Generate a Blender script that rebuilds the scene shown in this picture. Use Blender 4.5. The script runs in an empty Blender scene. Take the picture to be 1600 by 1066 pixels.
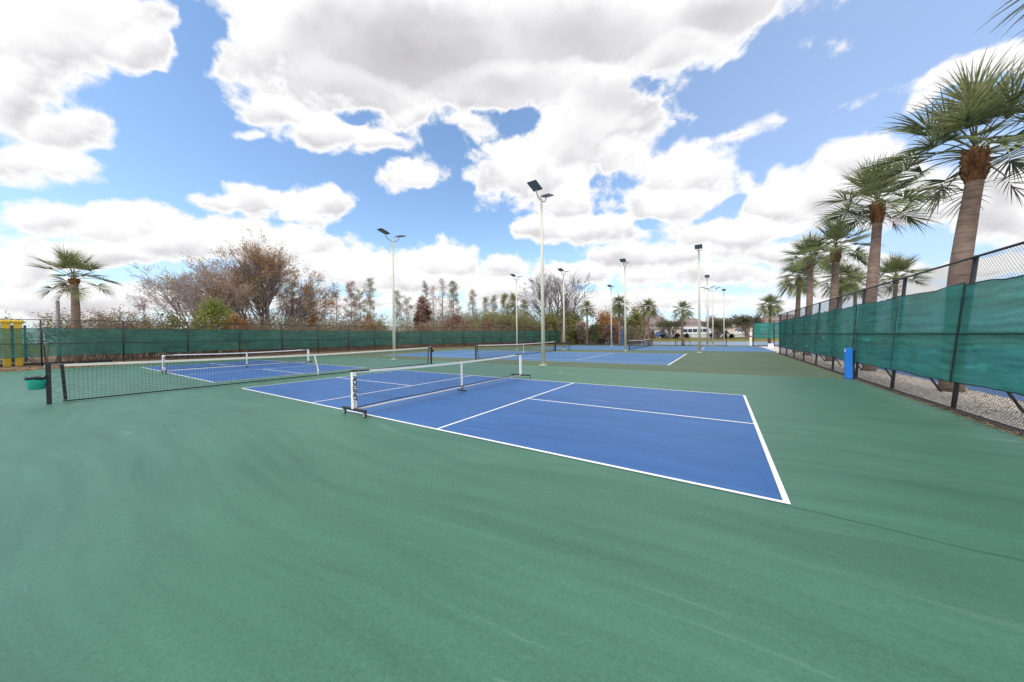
import bpy, math, random
import numpy as np
from mathutils import Vector, Matrix, noise as mnoise

R = math.radians
scene = bpy.context.scene
COL = scene.collection
rnd = random.Random(7)

# ------------------------------------------------------------------ helpers
class MB:
    """collects vertices and faces, then links them as one mesh object"""
    def __init__(s):
        s.v = []; s.f = []; s.m = []; s.sm = []; s.mi = 0
    def face(s, idx, smooth=False):
        s.f.append(idx); s.m.append(s.mi); s.sm.append(smooth)
    def quad(s, a, b, c, d, smooth=False):
        n = len(s.v); s.v += [tuple(a), tuple(b), tuple(c), tuple(d)]; s.face((n, n+1, n+2, n+3), smooth)
    def tri(s, a, b, c):
        n = len(s.v); s.v += [tuple(a), tuple(b), tuple(c)]; s.face((n, n+1, n+2))
    def box(s, x0, y0, z0, x1, y1, z1):
        n = len(s.v)
        s.v += [(x0,y0,z0),(x1,y0,z0),(x1,y1,z0),(x0,y1,z0),(x0,y0,z1),(x1,y0,z1),(x1,y1,z1),(x0,y1,z1)]
        for q in ((0,3,2,1),(4,5,6,7),(0,1,5,4),(1,2,6,5),(2,3,7,6),(3,0,4,7)):
            s.face(tuple(n+i for i in q))
    def bbox(s, x0, y0, z0, x1, y1, z1, c):
        """box with its upright and top edges chamfered by c"""
        n = len(s.v); k = 0
        prof = [(x0+c,y0),(x1-c,y0),(x1,y0+c),(x1,y1-c),(x1-c,y1),(x0+c,y1),(x0,y1-c),(x0,y0+c)]
        cx, cy = (x0+x1)/2, (y0+y1)/2
        fx = 1-2*c/max(x1-x0,1e-6); fy = 1-2*c/max(y1-y0,1e-6)
        rings = [(z0+c,True),(z0,False)]
        lv = [(z0,.0),(z0+c,1.),(z1-c,1.),(z1,.0)]
        for z, t in lv:
            for x, y in prof:
                if t: s.v.append((x,y,z))
                else: s.v.append((cx+(x-cx)*fx, cy+(y-cy)*fy, z))
        for l in range(3):
            for i in range(8):
                j = (i+1) % 8
                s.face((n+l*8+i, n+l*8+j, n+l*8+8+j, n+l*8+8+i))
        s.face(tuple(n+i for i in range(7,-1,-1))); s.face(tuple(n+24+i for i in range(8)))
    def tube(s, a, b, r0, r1=None, n=8, caps=True, smooth=True):
        if r1 is None: r1 = r0
        a = Vector(a); b = Vector(b); d = b-a
        if d.length < 1e-7: return
        d.normalize()
        t = Vector((0,0,1)) if abs(d.z) < .9 else Vector((1,0,0))
        u = d.cross(t).normalized(); w = d.cross(u)
        k = len(s.v)
        for p, r in ((a,r0),(b,r1)):
            for i in range(n):
                g = 2*math.pi*i/n
                s.v.append(tuple(p + u*(math.cos(g)*r) + w*(math.sin(g)*r)))
        for i in range(n):
            j = (i+1) % n
            s.face((k+i, k+n+i, k+n+j, k+j), smooth)
        if caps:
            s.face(tuple(k+i for i in range(n))); s.face(tuple(k+n+i for i in range(n-1,-1,-1)))
    def path(s, pts, rads, n=8, smooth=True, caps=True):
        pts = [Vector(p) for p in pts]; k0 = len(s.v); ref = None
        for i, p in enumerate(pts):
            d = (pts[min(i+1,len(pts)-1)] - pts[max(i-1,0)]).normalized()
            if ref is None:
                t = Vector((0,0,1)) if abs(d.z) < .9 else Vector((1,0,0))
                ref = d.cross(t).normalized()
            u = (ref - d*ref.dot(d)).normalized(); ref = u; w = d.cross(u)
            r = rads[i] if hasattr(rads, '__len__') else rads
            for q in range(n):
                g = 2*math.pi*q/n
                s.v.append(tuple(p + u*(math.cos(g)*r) + w*(math.sin(g)*r)))
        for i in range(len(pts)-1):
            for q in range(n):
                j = (q+1) % n; a = k0+i*n
                s.face((a+q, a+n+q, a+n+j, a+j), smooth)
        if caps:
            s.face(tuple(k0+q for q in range(n))); e = k0+(len(pts)-1)*n
            s.face(tuple(e+q for q in range(n-1,-1,-1)))
    def lathe(s, prof, cx=0, cy=0, n=16, smooth=True):
        k = len(s.v)
        for r, z in prof:
            for i in range(n):
                g = 2*math.pi*i/n; s.v.append((cx+r*math.cos(g), cy+r*math.sin(g), z))
        for l in range(len(prof)-1):
            for i in range(n):
                j = (i+1) % n
                s.face((k+l*n+i, k+l*n+j, k+l*n+n+j, k+l*n+n+i), smooth)
        s.face(tuple(k+i for i in range(n-1,-1,-1))); e = k+(len(prof)-1)*n
        s.face(tuple(e+i for i in range(n)))
    def build(s, name, mat, parent=None, loc=None):
        me = bpy.data.meshes.new(name)
        me.from_pydata(s.v, [], s.f)
        mats = mat if isinstance(mat, (list, tuple)) else [mat]
        for m in mats: me.materials.append(m)
        if s.f:
            me.polygons.foreach_set('material_index', s.m)
            me.polygons.foreach_set('use_smooth', s.sm)
        me.update()
        o = bpy.data.objects.new(name, me); COL.objects.link(o)
        if parent: o.parent = parent
        if loc: o.location = loc
        return o

def tag(o, label=None, cat=None, group=None, kind=None):
    if label: o['label'] = label
    if cat: o['category'] = cat
    if group: o['group'] = group
    if kind: o['kind'] = kind
    return o
def thing(name, label, cat, loc=(0,0,0), rz=0, group=None):
    o = bpy.data.objects.new(name, None); COL.objects.link(o)
    o.location = loc; o.rotation_euler = (0,0,rz); o.empty_display_size = .2
    return tag(o, label, cat, group)
def dup(root, loc, rz=0, label=None, scale=None):
    r = root.copy(); COL.objects.link(r); r.location = loc; r.rotation_euler = (0,0,rz)
    if label: r['label'] = label
    if scale is not None: r.scale = (scale,)*3 if not hasattr(scale,'__len__') else scale
    for ch in list(root.children):
        c = ch.copy(); COL.objects.link(c); c.parent = r
        for g in list(ch.children):
            d = g.copy(); COL.objects.link(d); d.parent = c
    return r

# ------------------------------------------------------------------ materials
def newmat(name):
    m = bpy.data.materials.new(name); m.use_nodes = True
    nt = m.node_tree; nt.nodes.clear()
    return m, nt, nt.nodes, nt.links
def N(nt, typ, **kw):
    n = nt.nodes.new(typ)
    for k, v in kw.items(): setattr(n, k, v)
    return n
def noise_node(nt, vec, scale, detail=4, rough=.55, dist=0.):
    n = N(nt, 'ShaderNodeTexNoise'); n.inputs['Scale'].default_value = scale
    n.inputs['Detail'].default_value = detail; n.inputs['Roughness'].default_value = rough
    n.inputs['Distortion'].default_value = dist
    if vec is not None: nt.links.new(vec, n.inputs['Vector'])
    return n
def ramp(nt, fac, stops):
    r = N(nt, 'ShaderNodeValToRGB'); e = r.color_ramp.elements
    while len(e) < len(stops): e.new(.5)
    for i, (p, c) in enumerate(stops):
        e[i].position = p; e[i].color = (*c, 1) if len(c) == 3 else c
    nt.links.new(fac, r.inputs['Fac']); return r
def mixc(nt, fac, a, b, blend='MIX'):
    m = N(nt, 'ShaderNodeMix', data_type='RGBA', blend_type=blend)
    for sock, val in ((m.inputs[0],fac),(m.inputs[6],a),(m.inputs[7],b)):
        if hasattr(val, 'is_linked') or isinstance(val, bpy.types.NodeSocket): nt.links.new(val, sock)
        elif isinstance(val, (int,float)): sock.default_value = val
        else: sock.default_value = (*val, 1)
    return m.outputs[2]
def mathn(nt, op, a, b=None, c=None, clamp=False):
    m = N(nt, 'ShaderNodeMath', operation=op); m.use_clamp = clamp
    for i, v in enumerate((a,b,c)):
        if v is None: continue
        if isinstance(v, bpy.types.NodeSocket): nt.links.new(v, m.inputs[i])
        else: m.inputs[i].default_value = v
    return m.outputs[0]
def obj_coord(nt): return N(nt, 'ShaderNodeTexCoord').outputs['Object']
def world_coord(nt): return N(nt, 'ShaderNodeNewGeometry').outputs['Position']
def mapping(nt, vec, scale=(1,1,1), rot=(0,0,0), loc=(0,0,0)):
    m = N(nt, 'ShaderNodeMapping'); nt.links.new(vec, m.inputs['Vector'])
    m.inputs['Scale'].default_value = scale; m.inputs['Rotation'].default_value = rot; m.inputs['Location'].default_value = loc
    return m.outputs[0]
def finish(nt, color, rough=.6, bump=None, bstr=.3, bdist=.01, metal=0., spec=.5):
    p = N(nt, 'ShaderNodeBsdfPrincipled'); o = N(nt, 'ShaderNodeOutputMaterial')
    if isinstance(color, bpy.types.NodeSocket): nt.links.new(color, p.inputs['Base Color'])
    else: p.inputs['Base Color'].default_value = (*color, 1)
    if isinstance(rough, bpy.types.NodeSocket): nt.links.new(rough, p.inputs['Roughness'])
    else: p.inputs['Roughness'].default_value = rough
    p.inputs['Metallic'].default_value = metal
    p.inputs['Specular IOR Level'].default_value = spec
    if bump is not None:
        b = N(nt, 'ShaderNodeBump'); b.inputs['Strength'].default_value = bstr; b.inputs['Distance'].default_value = bdist
        nt.links.new(bump, b.inputs['Height']); nt.links.new(b.outputs[0], p.inputs['Normal'])
    nt.links.new(p.outputs[0], o.inputs[0]); return p
def simple(name, col, rough=.5, var=.12, scale=6., bstr=.1, bscale=60., metal=0., spec=.5):
    """base colour with a little wear: large soft variation plus fine bump"""
    m, nt, _, _ = newmat(name); c = obj_coord(nt)
    n1 = noise_node(nt, c, scale, 5, .6)
    lo = tuple(max(0,x*(1-var)) for x in col); hi = tuple(min(1,x*(1+var)) for x in col)
    rp = ramp(nt, n1.outputs[0], [(.3,lo),(.7,hi)])
    n2 = noise_node(nt, c, bscale, 3, .6)
    finish(nt, rp.outputs[0], rough, n2.outputs[0], bstr, .004, metal, spec)
    return m

def court_mat(name, base, seed, streak=.16, scuff=(.62,.7,.66), scuff_amt=.5, worn=0., wcol=(.2,.2,.18), rough=.5, sw=1., spec=.5):
    """acrylic court paint: squeegee sweeps, fine sand grain, pale scuffs"""
    m, nt, _, L = newmat(name); pos = world_coord(nt)
    warp = noise_node(nt, mapping(nt, pos, (.11,.11,.11), loc=(seed,0,0)), 1., 2, .5)
    wv = N(nt, 'ShaderNodeVectorMath', operation='MULTIPLY_ADD')
    L.new(warp.outputs[1], wv.inputs[0]); wv.inputs[1].default_value = (3.8,3.8,0); L.new(pos, wv.inputs[2])
    # long sweeps of the squeegee, bent by the warp
    s1 = noise_node(nt, mapping(nt, wv.outputs[0], (.22,1.5,1), (0,0,R(-14)), (seed,3,0)), 1.2*sw, 5, .62)
    s2 = noise_node(nt, mapping(nt, wv.outputs[0], (.5,5.5,1), (0,0,R(-22)), (1,seed,0)), 1.1*sw, 5, .6)
    big = noise_node(nt, pos, .22, 4, .55)
    grain = noise_node(nt, pos, 260., 2, .7)
    g2 = noise_node(nt, pos, 70., 2, .6)
    f = mathn(nt, 'MULTIPLY_ADD', s1.outputs[0], .42, mathn(nt, 'MULTIPLY', s2.outputs[0], .34))
    f = mathn(nt, 'MULTIPLY_ADD', big.outputs[0], .20, f)
    g3 = noise_node(nt, pos, 32., 3, .65)
    f = mathn(nt, 'MULTIPLY_ADD', mathn(nt,'SUBTRACT',g3.outputs[0],.5), .28, f)
    f = mathn(nt, 'MULTIPLY_ADD', mathn(nt,'SUBTRACT',grain.outputs[0],.5), .22, f)
    f = mathn(nt, 'MULTIPLY_ADD', mathn(nt,'SUBTRACT',g2.outputs[0],.5), .38, f)
    lo = tuple(x*(1-streak) for x in base); hi = tuple(min(1,x*(1+streak)+streak*.03) for x in base)
    rp = ramp(nt, f, [(.3,lo),(.66,hi)])
    col = rp.outputs[0]
    # pale dusty drag marks: thin, sparse, along the sweeps
    d1 = noise_node(nt, mapping(nt, wv.outputs[0], (.45,6.,1), (0,0,R(-18)), (seed,9,0)), 1., 6, .7)
    d2 = noise_node(nt, mapping(nt, pos, (.3,.3,.3), loc=(4,seed,0)), 1., 3, .5)
    k = ramp(nt, d1.outputs[0], [(.58,(0,0,0)),(.74,(1,1,1))])
    k2 = ramp(nt, d2.outputs[0], [(.45,(0,0,0)),(.68,(1,1,1))])
    fac = mathn(nt, 'MULTIPLY', mathn(nt, 'MULTIPLY', k.outputs[0], k2.outputs[0]), scuff_amt)
    col = mixc(nt, fac, col, scuff)
    # short shoe scuffs and ball marks, pale and dark
    e1 = noise_node(nt, mapping(nt, wv.outputs[0], (3.,17.,1), (0,0,R(24)), (seed,1,0)), 1., 4, .65)
    e2 = noise_node(nt, mapping(nt, pos, (.8,.8,.8), loc=(9,seed,0)), 1., 3, .6)
    ek = mathn(nt, 'MULTIPLY', ramp(nt, e1.outputs[0], [(.62,(0,0,0)),(.72,(1,1,1))]).outputs[0], ramp(nt, e2.outputs[0], [(.5,(0,0,0)),(.65,(1,1,1))]).outputs[0])
    col = mixc(nt, mathn(nt,'MULTIPLY',ek,.32), col, scuff)
    e3 = noise_node(nt, mapping(nt, pos, (2.2,2.2,2.2), loc=(seed,7,0)), 1., 6, .7)
    dk = ramp(nt, e3.outputs[0], [(.60,(0,0,0)),(.78,(1,1,1))])
    col = mixc(nt, mathn(nt,'MULTIPLY',dk.outputs[0],.22), col, tuple(x*.45 for x in base))
    if worn:
        w1 = noise_node(nt, mapping(nt, pos, (.35,1.1,1)), .55, 7, .65)
        wr = ramp(nt, w1.outputs[0], [(.42,(0,0,0)),(.66,(1,1,1))])
        col = mixc(nt, mathn(nt,'MULTIPLY',wr.outputs[0],worn), col, wcol)
    # tiny pale specks
    vo = N(nt, 'ShaderNodeTexVoronoi'); vo.inputs['Scale'].default_value = 1.6; L.new(pos, vo.inputs['Vector'])
    sp = mathn(nt, 'LESS_THAN', vo.outputs['Distance'], .014)
    col = mixc(nt, mathn(nt,'MULTIPLY',sp,.5), col, (.6,.62,.6))
    h = mathn(nt, 'ADD', grain.outputs[0], mathn(nt,'MULTIPLY',g2.outputs[0],.6))
    finish(nt, col, rough, h, .35, .003, spec=spec)
    return m

def line_mat(name, col, wear):
    m, nt, _, L = newmat(name); pos = world_coord(nt)
    n1 = noise_node(nt, pos, 3., 6, .7); n2 = noise_node(nt, pos, 200., 2, .6)
    r = ramp(nt, n1.outputs[0], [(.3,tuple(x*(1-wear) for x in col)),(.6,col)])
    c = mixc(nt, mathn(nt,'MULTIPLY',n2.outputs[0],.12), r.outputs[0], tuple(x*.7 for x in col))
    finish(nt, c, .6, n2.outputs[0], .3, .002); return m

def screen_mat(name, base, thru, dark=.55):
    """woven shade cloth: see-through, folded in fine horizontal lines, light passes it"""
    m, nt, _, L = newmat(name); pos = world_coord(nt)
    w = noise_node(nt, mapping(nt, pos, (.5,.5,.5)), 1.3, 3, .5)
    ws = N(nt, 'ShaderNodeVectorMath', operation='MULTIPLY_ADD')
    L.new(w.outputs[1], ws.inputs[0]); ws.inputs[1].default_value = (0,0,.35); L.new(pos, ws.inputs[2])
    folds = noise_node(nt, mapping(nt, ws.outputs[0], (.35,.35,9.)), 1.4, 5, .65)
    fad = noise_node(nt, pos, .9, 4, .6)
    f = mathn(nt,'MULTIPLY_ADD', folds.outputs[0], .6, mathn(nt,'MULTIPLY',fad.outputs[0],.4))
    rp = ramp(nt, f, [(.33,tuple(x*dark for x in base)),(.5,base),(.7,tuple(min(1,x*1.5+.012) for x in base))])  # light and shade of the folds put into the cloth colour, with fading
    d = N(nt, 'ShaderNodeBsdfDiffuse'); t = N(nt, 'ShaderNodeBsdfTranslucent'); tr = N(nt, 'ShaderNodeBsdfTransparent')
    L.new(rp.outputs[0], d.inputs[0]); L.new(rp.outputs[0], t.inputs[0]); tr.inputs[0].default_value = (.85,.95,.92,1)
    b = N(nt,'ShaderNodeBump'); b.inputs['Strength'].default_value = .6; b.inputs['Distance'].default_value = .03
    L.new(folds.outputs[0], b.inputs['Height']); L.new(b.outputs[0], d.inputs['Normal'])
    m1 = N(nt,'ShaderNodeMixShader'); m1.inputs[0].default_value = .4; L.new(d.outputs[0],m1.inputs[1]); L.new(t.outputs[0],m1.inputs[2])
    weave = noise_node(nt, mapping(nt, pos, (1,1,1)), 3.2, 5, .65)
    tf = mathn(nt,'MULTIPLY_ADD', mathn(nt,'SUBTRACT',weave.outputs[0],.5), thru*1.6, thru, clamp=True)
    m2 = N(nt,'ShaderNodeMixShader'); L.new(tf, m2.inputs[0])
    L.new(m1.outputs[0],m2.inputs[1]); L.new(tr.outputs[0],m2.inputs[2])
    o = N(nt,'ShaderNodeOutputMaterial'); L.new(m2.outputs[0], o.inputs[0]); return m

def leaf_mat(name, cols, scale=1.2, trans=.35, rough=.55):
    """foliage: colour varies from clump to clump, light passes through the blades"""
    m, nt, _, L = newmat(name); pos = world_coord(nt)
    n1 = noise_node(nt, pos, scale, 3, .6); n2 = noise_node(nt, pos, scale*11, 2, .6)
    f = mathn(nt,'MULTIPLY_ADD', n1.outputs[0], .6, mathn(nt,'MULTIPLY',n2.outputs[0],.4))
    k = len(cols); rp = ramp(nt, f, [(.34+.32*i/max(1,k-1), c) for i, c in enumerate(cols)])
    p = N(nt,'ShaderNodeBsdfPrincipled'); L.new(rp.outputs[0], p.inputs['Base Color']); p.inputs['Roughness'].default_value = rough
    p.inputs['Specular IOR Level'].default_value = .35
    t = N(nt,'ShaderNodeBsdfTranslucent'); L.new(rp.outputs[0], t.inputs[0])
    mx = N(nt,'ShaderNodeMixShader'); mx.inputs[0].default_value = trans
    L.new(p.outputs[0],mx.inputs[1]); L.new(t.outputs[0],mx.inputs[2])
    o = N(nt,'ShaderNodeOutputMaterial'); L.new(mx.outputs[0],o.inputs[0]); return m

def bark_mat(name, a, b, ring=0., scale=5.):
    m, nt, _, L = newmat(name); c = obj_coord(nt)
    n1 = noise_node(nt, mapping(nt, c, (1,1,1 if ring else .3)), scale, 6, .65)
    h = n1.outputs[0]; f = n1.outputs[0]
    if ring:
        r1 = noise_node(nt, mapping(nt, c, (1.2,1.2,ring)), 1.6, 4, .6, .3)
        f = mathn(nt,'MULTIPLY_ADD', r1.outputs[0], .6, mathn(nt,'MULTIPLY',n1.outputs[0],.4)); h = f
    rp = ramp(nt, f, [(.32,a),(.66,b)])
    finish(nt, rp.outputs[0], .9, h, .8, .03, spec=.2); return m

M = {}
M['court_green'] = court_mat('fresh green court paint', (.050,.150,.092), 2.3, .26, (.30,.42,.35), .55)
M['court_blue'] = court_mat('fresh blue court paint', (.020,.102,.292), 5.1, .26, (.22,.36,.62), .7)
M['worn_green'] = court_mat('worn green court paint', (.088,.132,.072), 7.7, .14, (.22,.27,.19), .4, .45, (.14,.15,.11), .75, 1., .25)
M['worn_blue'] = court_mat('worn blue court paint', (.060,.150,.295), 9.2, .12, (.26,.36,.48), .4, .35, (.12,.22,.40), .7, 1., .3)
M['pale_blue'] = court_mat('sun bleached blue court paint', (.23,.29,.37), 3.9, .08, (.38,.43,.5), .3, 0., (.2,.2,.18), .75, 1., .3)
M['line'] = line_mat('white line paint', (.84,.84,.84), .14)
M['worn_line'] = line_mat('worn white line paint', (.72,.74,.76), .2)
M['white_vinyl'] = simple('white vinyl tape', (.80,.80,.79), .5, .05, 3, .05)
M['cream_vinyl'] = simple('off white canvas headband', (.74,.71,.64), .7, .08, 4, .15)
M['white_plastic'] = simple('white plastic sleeve', (.82,.82,.83), .4, .03, 4, .03)
M['black_paint'] = simple('black powder coat', (.012,.012,.015), .45, .2, 8, .05)
M['black_cord'] = simple('black net cord', (.012,.013,.015), .8, .2, 20, .05)
M['net_cord'] = simple('dark polyester net cord', (.016,.018,.022), .8, .2, 20, .05)
M['vinyl_wire'] = simple('black vinyl coated wire', (.014,.013,.017), .5, .2, 8, .02)
M['grey_tube'] = simple('pale grey steel tube', (.52,.52,.56), .4, .05, 4, .03)
M['rubber'] = simple('dark rubber', (.03,.03,.032), .7, .2, 10, .05)
M['wheel'] = simple('grey castor wheel', (.33,.33,.34), .45, .1, 10, .03)
M['ink'] = simple('black print', (.015,.015,.02), .5, .1)
M['ink_red'] = simple('faded grey red print', (.36,.22,.25), .5, .1)
M['pole'] = simple('cream painted pole', (.60,.58,.50), .45, .06, 1.5, .05)
M['fixture'] = simple('dark bronze lamp housing', (.12,.13,.14), .4, .12, 4, .04)
M['lens'] = simple('unlit lamp lens', (.17,.19,.21), .35, .1, 6, .02)
M['steel'] = simple('galvanised bracket', (.32,.33,.35), .35, .1, 6, .05, metal=.6)
M['screen'] = screen_mat('green shade cloth', (.062,.33,.272), .085, .5)
M['screen_far'] = screen_mat('dark green shade cloth', (.052,.235,.20), .27, .5)
M['hem'] = simple('dark green hem and show-through', (.010,.055,.046), .8, .25, 6, .2)
M['bin'] = simple('teal plastic bin', (.02,.34,.27), .35, .08, 4, .03)
M['bag'] = simple('black bin bag', (.012,.012,.016), .3, .3, 10, .5, 14.)
M['blue_box'] = simple('bright blue padding', (.015,.19,.68), .45, .06, 4, .03)
M['yellow'] = simple('yellow painted steel', (.70,.46,.02), .4, .07, 3, .04)
M['blue_pad'] = simple('faded blue padding', (.04,.12,.30), .6, .1, 3, .05)
M['navy'] = simple('dark blue panel', (.02,.05,.09), .5, .15, 3, .05)
M['gravel'] = None
M['palm_bark'] = bark_mat('sabal trunk bark', (.105,.070,.054), (.33,.235,.185), 9.)
M['boots'] = bark_mat('old brown leaf bases', (.075,.032,.016), (.31,.15,.065), 0, 7.)
M['frond'] = leaf_mat('sabal fronds', [(.065,.088,.036),(.19,.215,.08),(.43,.41,.21)], .9, .3)
M['frond_old'] = leaf_mat('dry sabal fronds', [(.12,.085,.05),(.25,.19,.12)], 2., .3)
M['bark'] = bark_mat('grey bark', (.15,.122,.115), (.34,.285,.265), 0, 4.)
M['bark_dark'] = bark_mat('blue grey bark', (.10,.094,.10), (.24,.22,.225), 0, 4.)
M['bark_pale'] = bark_mat('pale grey bark', (.25,.215,.205), (.46,.41,.39), 0, 4.)
M['bark_brown'] = bark_mat('brown twigs', (.15,.10,.082), (.33,.235,.195), 0, 4.)
M['rust_leaf'] = leaf_mat('rust brown leaves', [(0.260,0.130,0.046),(0.520,0.273,0.091),(0.650,0.429,0.169)], .5)
M['olive_leaf'] = leaf_mat('olive leaves', [(0.104,0.117,0.039),(0.247,0.234,0.085),(0.364,0.305,0.124)], .6)
M['lime_leaf'] = leaf_mat('bright green leaves', [(.13,.17,.03),(.25,.30,.055),(.36,.38,.11)], 1.)
M['orange_leaf'] = leaf_mat('orange brown leaves', [(0.200,0.100,0.037),(0.400,0.200,0.075),(0.425,0.275,0.100)], 1.)
M['mauve_leaf'] = leaf_mat('mauve brown leaves', [(0.250,0.175,0.156),(0.450,0.319,0.288),(0.537,0.413,0.350)], .6)
M['needle'] = leaf_mat('grey green needles', [(.18,.18,.115),(.33,.31,.20),(.45,.41,.28)], .5, .45)
M['yellowgreen'] = leaf_mat('yellow green leaves', [(0.149,0.155,0.052),(0.287,0.287,0.098),(0.414,0.380,0.149)], .6)
M['vine'] = leaf_mat('dead brown vines', [(0.106,0.060,0.045),(0.275,0.163,0.125),(0.463,0.306,0.244)], .7)
M['scrub'] = leaf_mat('mixed winter scrub', [(.19,.115,.085),(.30,.215,.13),(.30,.28,.11),(.42,.36,.20)], .28)
M['oak_leaf'] = leaf_mat('oak leaves', [(.045,.05,.026),(.12,.12,.058),(.24,.21,.11)], .8)
M['hedge_leaf'] = leaf_mat('dark hedge leaves', [(.010,.013,.010),(.03,.035,.018),(.055,.06,.03)], 1.5)
M['shrub_leaf'] = leaf_mat('shrub leaves', [(.04,.05,.016),(.12,.135,.04),(.27,.26,.085)], .9)
M['litter'] = leaf_mat('fallen leaves', [(.10,.055,.03),(.24,.14,.075),(.40,.29,.17)], 3., .1, .8)
M['roof'] = simple('rose brown roof tiles', (.22,.165,.15), .8, .2, 2, .5, 5.)
M['stucco'] = simple('cream stucco', (.62,.53,.45), .85, .06, 2, .2, 30)
M['white_wall'] = simple('white painted wall', (.74,.74,.76), .6, .05, 2, .1)
M['glass'] = simple('dark window glass', (.03,.045,.08), .12, .2, 3, .02)
M['car_white'] = simple('white car paint', (.78,.78,.80), .25, .03, 3, .01)
M['car_blue'] = simple('blue car paint', (.05,.16,.40), .25, .05, 3, .01)
M['car_dark'] = simple('dark car paint', (.02,.025,.04), .25, .1, 3, .01)
M['wood_grey'] = bark_mat('weathered grey timber', (.14,.14,.135), (.30,.29,.28), 0, 6.)
M['ball'] = simple('yellow green felt', (.55,.72,.03), .9, .1, 30, .3, 200)
M['chrome'] = simple('brushed steel', (.55,.56,.58), .3, .05, 6, .02, metal=.8)
M['concrete'] = simple('pale concrete', (.42,.38,.33), .9, .15, 1.5, .3, 40)
M['dark_edge'] = simple('dark asphalt edging', (.035,.026,.026), .9, .4, 3, .8, 40)
M['dark_roof'] = simple('dark grey roof', (.06,.065,.075), .8, .1, 3, .1)

def ground_mat(name, cols, scale, bstr=.6, bd=.04):
    m, nt, _, L = newmat(name); pos = world_coord(nt)
    a = noise_node(nt, pos, scale, 7, .65); b = noise_node(nt, pos, scale*14, 4, .65)
    f = mathn(nt,'MULTIPLY_ADD', a.outputs[0], .55, mathn(nt,'MULTIPLY',b.outputs[0],.45))
    k = len(cols); rp = ramp(nt, f, [(.34+.34*i/max(1,k-1), c) for i, c in enumerate(cols)])
    finish(nt, rp.outputs[0], .95, b.outputs[0], bstr, bd, spec=.15); return m
M['dirt'] = ground_mat('leafy brown ground', [(.10,.07,.042),(.22,.155,.09),(.34,.25,.15)], .35)
M['lawn'] = ground_mat('winter lawn', [(.11,.115,.035),(.20,.185,.06),(.33,.27,.12)], .25)
M['asphalt'] = ground_mat('grey road', [(.16,.15,.155),(.24,.225,.23)], .5, .3, .01)
def gravel_mat():
    m, nt, _, L = newmat('mixed pale gravel'); pos = world_coord(nt)
    v = N(nt,'ShaderNodeTexVoronoi'); v.inputs['Scale'].default_value = 24; L.new(pos, v.inputs['Vector'])
    sx = N(nt,'ShaderNodeSeparateColor'); L.new(v.outputs['Color'], sx.inputs[0])
    rp = ramp(nt, sx.outputs[0], [(0,(.30,.24,.20)),(.3,(.60,.51,.44)),(.65,(.78,.70,.63)),(1,(.88,.84,.79))])
    n = noise_node(nt, pos, 120, 3, .6)
    c = mixc(nt, mathn(nt,'MULTIPLY',n.outputs[0],.35), rp.outputs[0], (.42,.35,.30))
    finish(nt, c, .85, v.outputs['Distance'], 1., -.03, spec=.3); return m
M['gravel'] = gravel_mat()
# ------------------------------------------------------------------ ground, courts, lines
def sheet(name, pts, z, mat, kind='structure'):
    b = MB(); n = len(pts); b.v = [(x,y,z) for x, y in pts]; b.face(tuple(range(n)))
    o = b.build(name, mat); return tag(o, kind=kind)
def strips(name, segs, z, mat, w=.05):
    """painted lines: each (x0,y0,x1,y1) is a rectangle"""
    b = MB()
    for x0,y0,x1,y1 in segs: b.quad((x0,y0,z),(x1,y0,z),(x1,y1,z),(x0,y1,z))
    return tag(b.build(name, mat), kind='structure')
sheet('ground', [(-600,-300),(600,-300),(600,900),(-600,900)], -.03, M['dirt'])
b = MB()                                                          # the lawn rises to the road
for (y0,z0),(y1,z1) in zip([(71.6,-.02),(76,.12),(81,.62),(84.5,.72)],[(76,.12),(81,.62),(84.5,.72),(87,.72)]):
    b.quad((-12,y0,z0),(160,y0,z0),(160,y1,z1),(-12,y1,z1))
tag(b.build('lawn', M['lawn']), kind='structure')
sheet('road', [(-60,87),(200,87),(200,95),(-60,95)], .70, M['asphalt'])
sheet('verge', [(-60,95),(200,95),(200,220),(-60,220)], .71, M['lawn'])
sheet('worn_court_surface', [(-21.3,10),(16.6,10),(16.6,46.3),(-9.5,46.3),(-16.8,33.5),(-20.6,24.5)], 0.0, M['worn_green'])
# fresh paint laid over the old surface up to the joint by the blue box
bl = [(-19.,-14),(16.6,-14),(16.6,11.02),(11.46,11.0),(5,11.1),(-1.8,11.15),(-7.5,11.25),(-21.4,11.4),(-21.3,6),(-20.4,1),(-19.3,-6)]
sheet('fresh_court_surface', bl, .004, M['court_green'])
def pickle_court(x0, y0, nm):
    x1, y1 = x0+13.41, y0+6.10; w = .05
    sheet(nm+'_paint', [(x0,y0),(x1,y0),(x1,y1),(x0,y1)], .008, M['court_blue'])
    cy = (y0+y1)/2; xa = x0+4.57; xb = x0+8.84
    strips(nm+'_lines', [(x0,y0,x1,y0+w),(x0,y1-w,x1,y1),(x0,y0+w,x0+w,y1-w),(x1-w,y0+w,x1,y1-w),
        (xa-w,y0+w,xa,y1-w),(xb,y0+w,xb+w,y1-w),(x0+w,cy-w/2,xa-w,cy+w/2),(xb+w,cy-w/2,x1-w,cy+w/2)], .012, M['line'])
pickle_court(0, 0, 'front_pickleball_court')
pickle_court(-16.14, 0, 'rear_pickleball_court')
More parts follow.
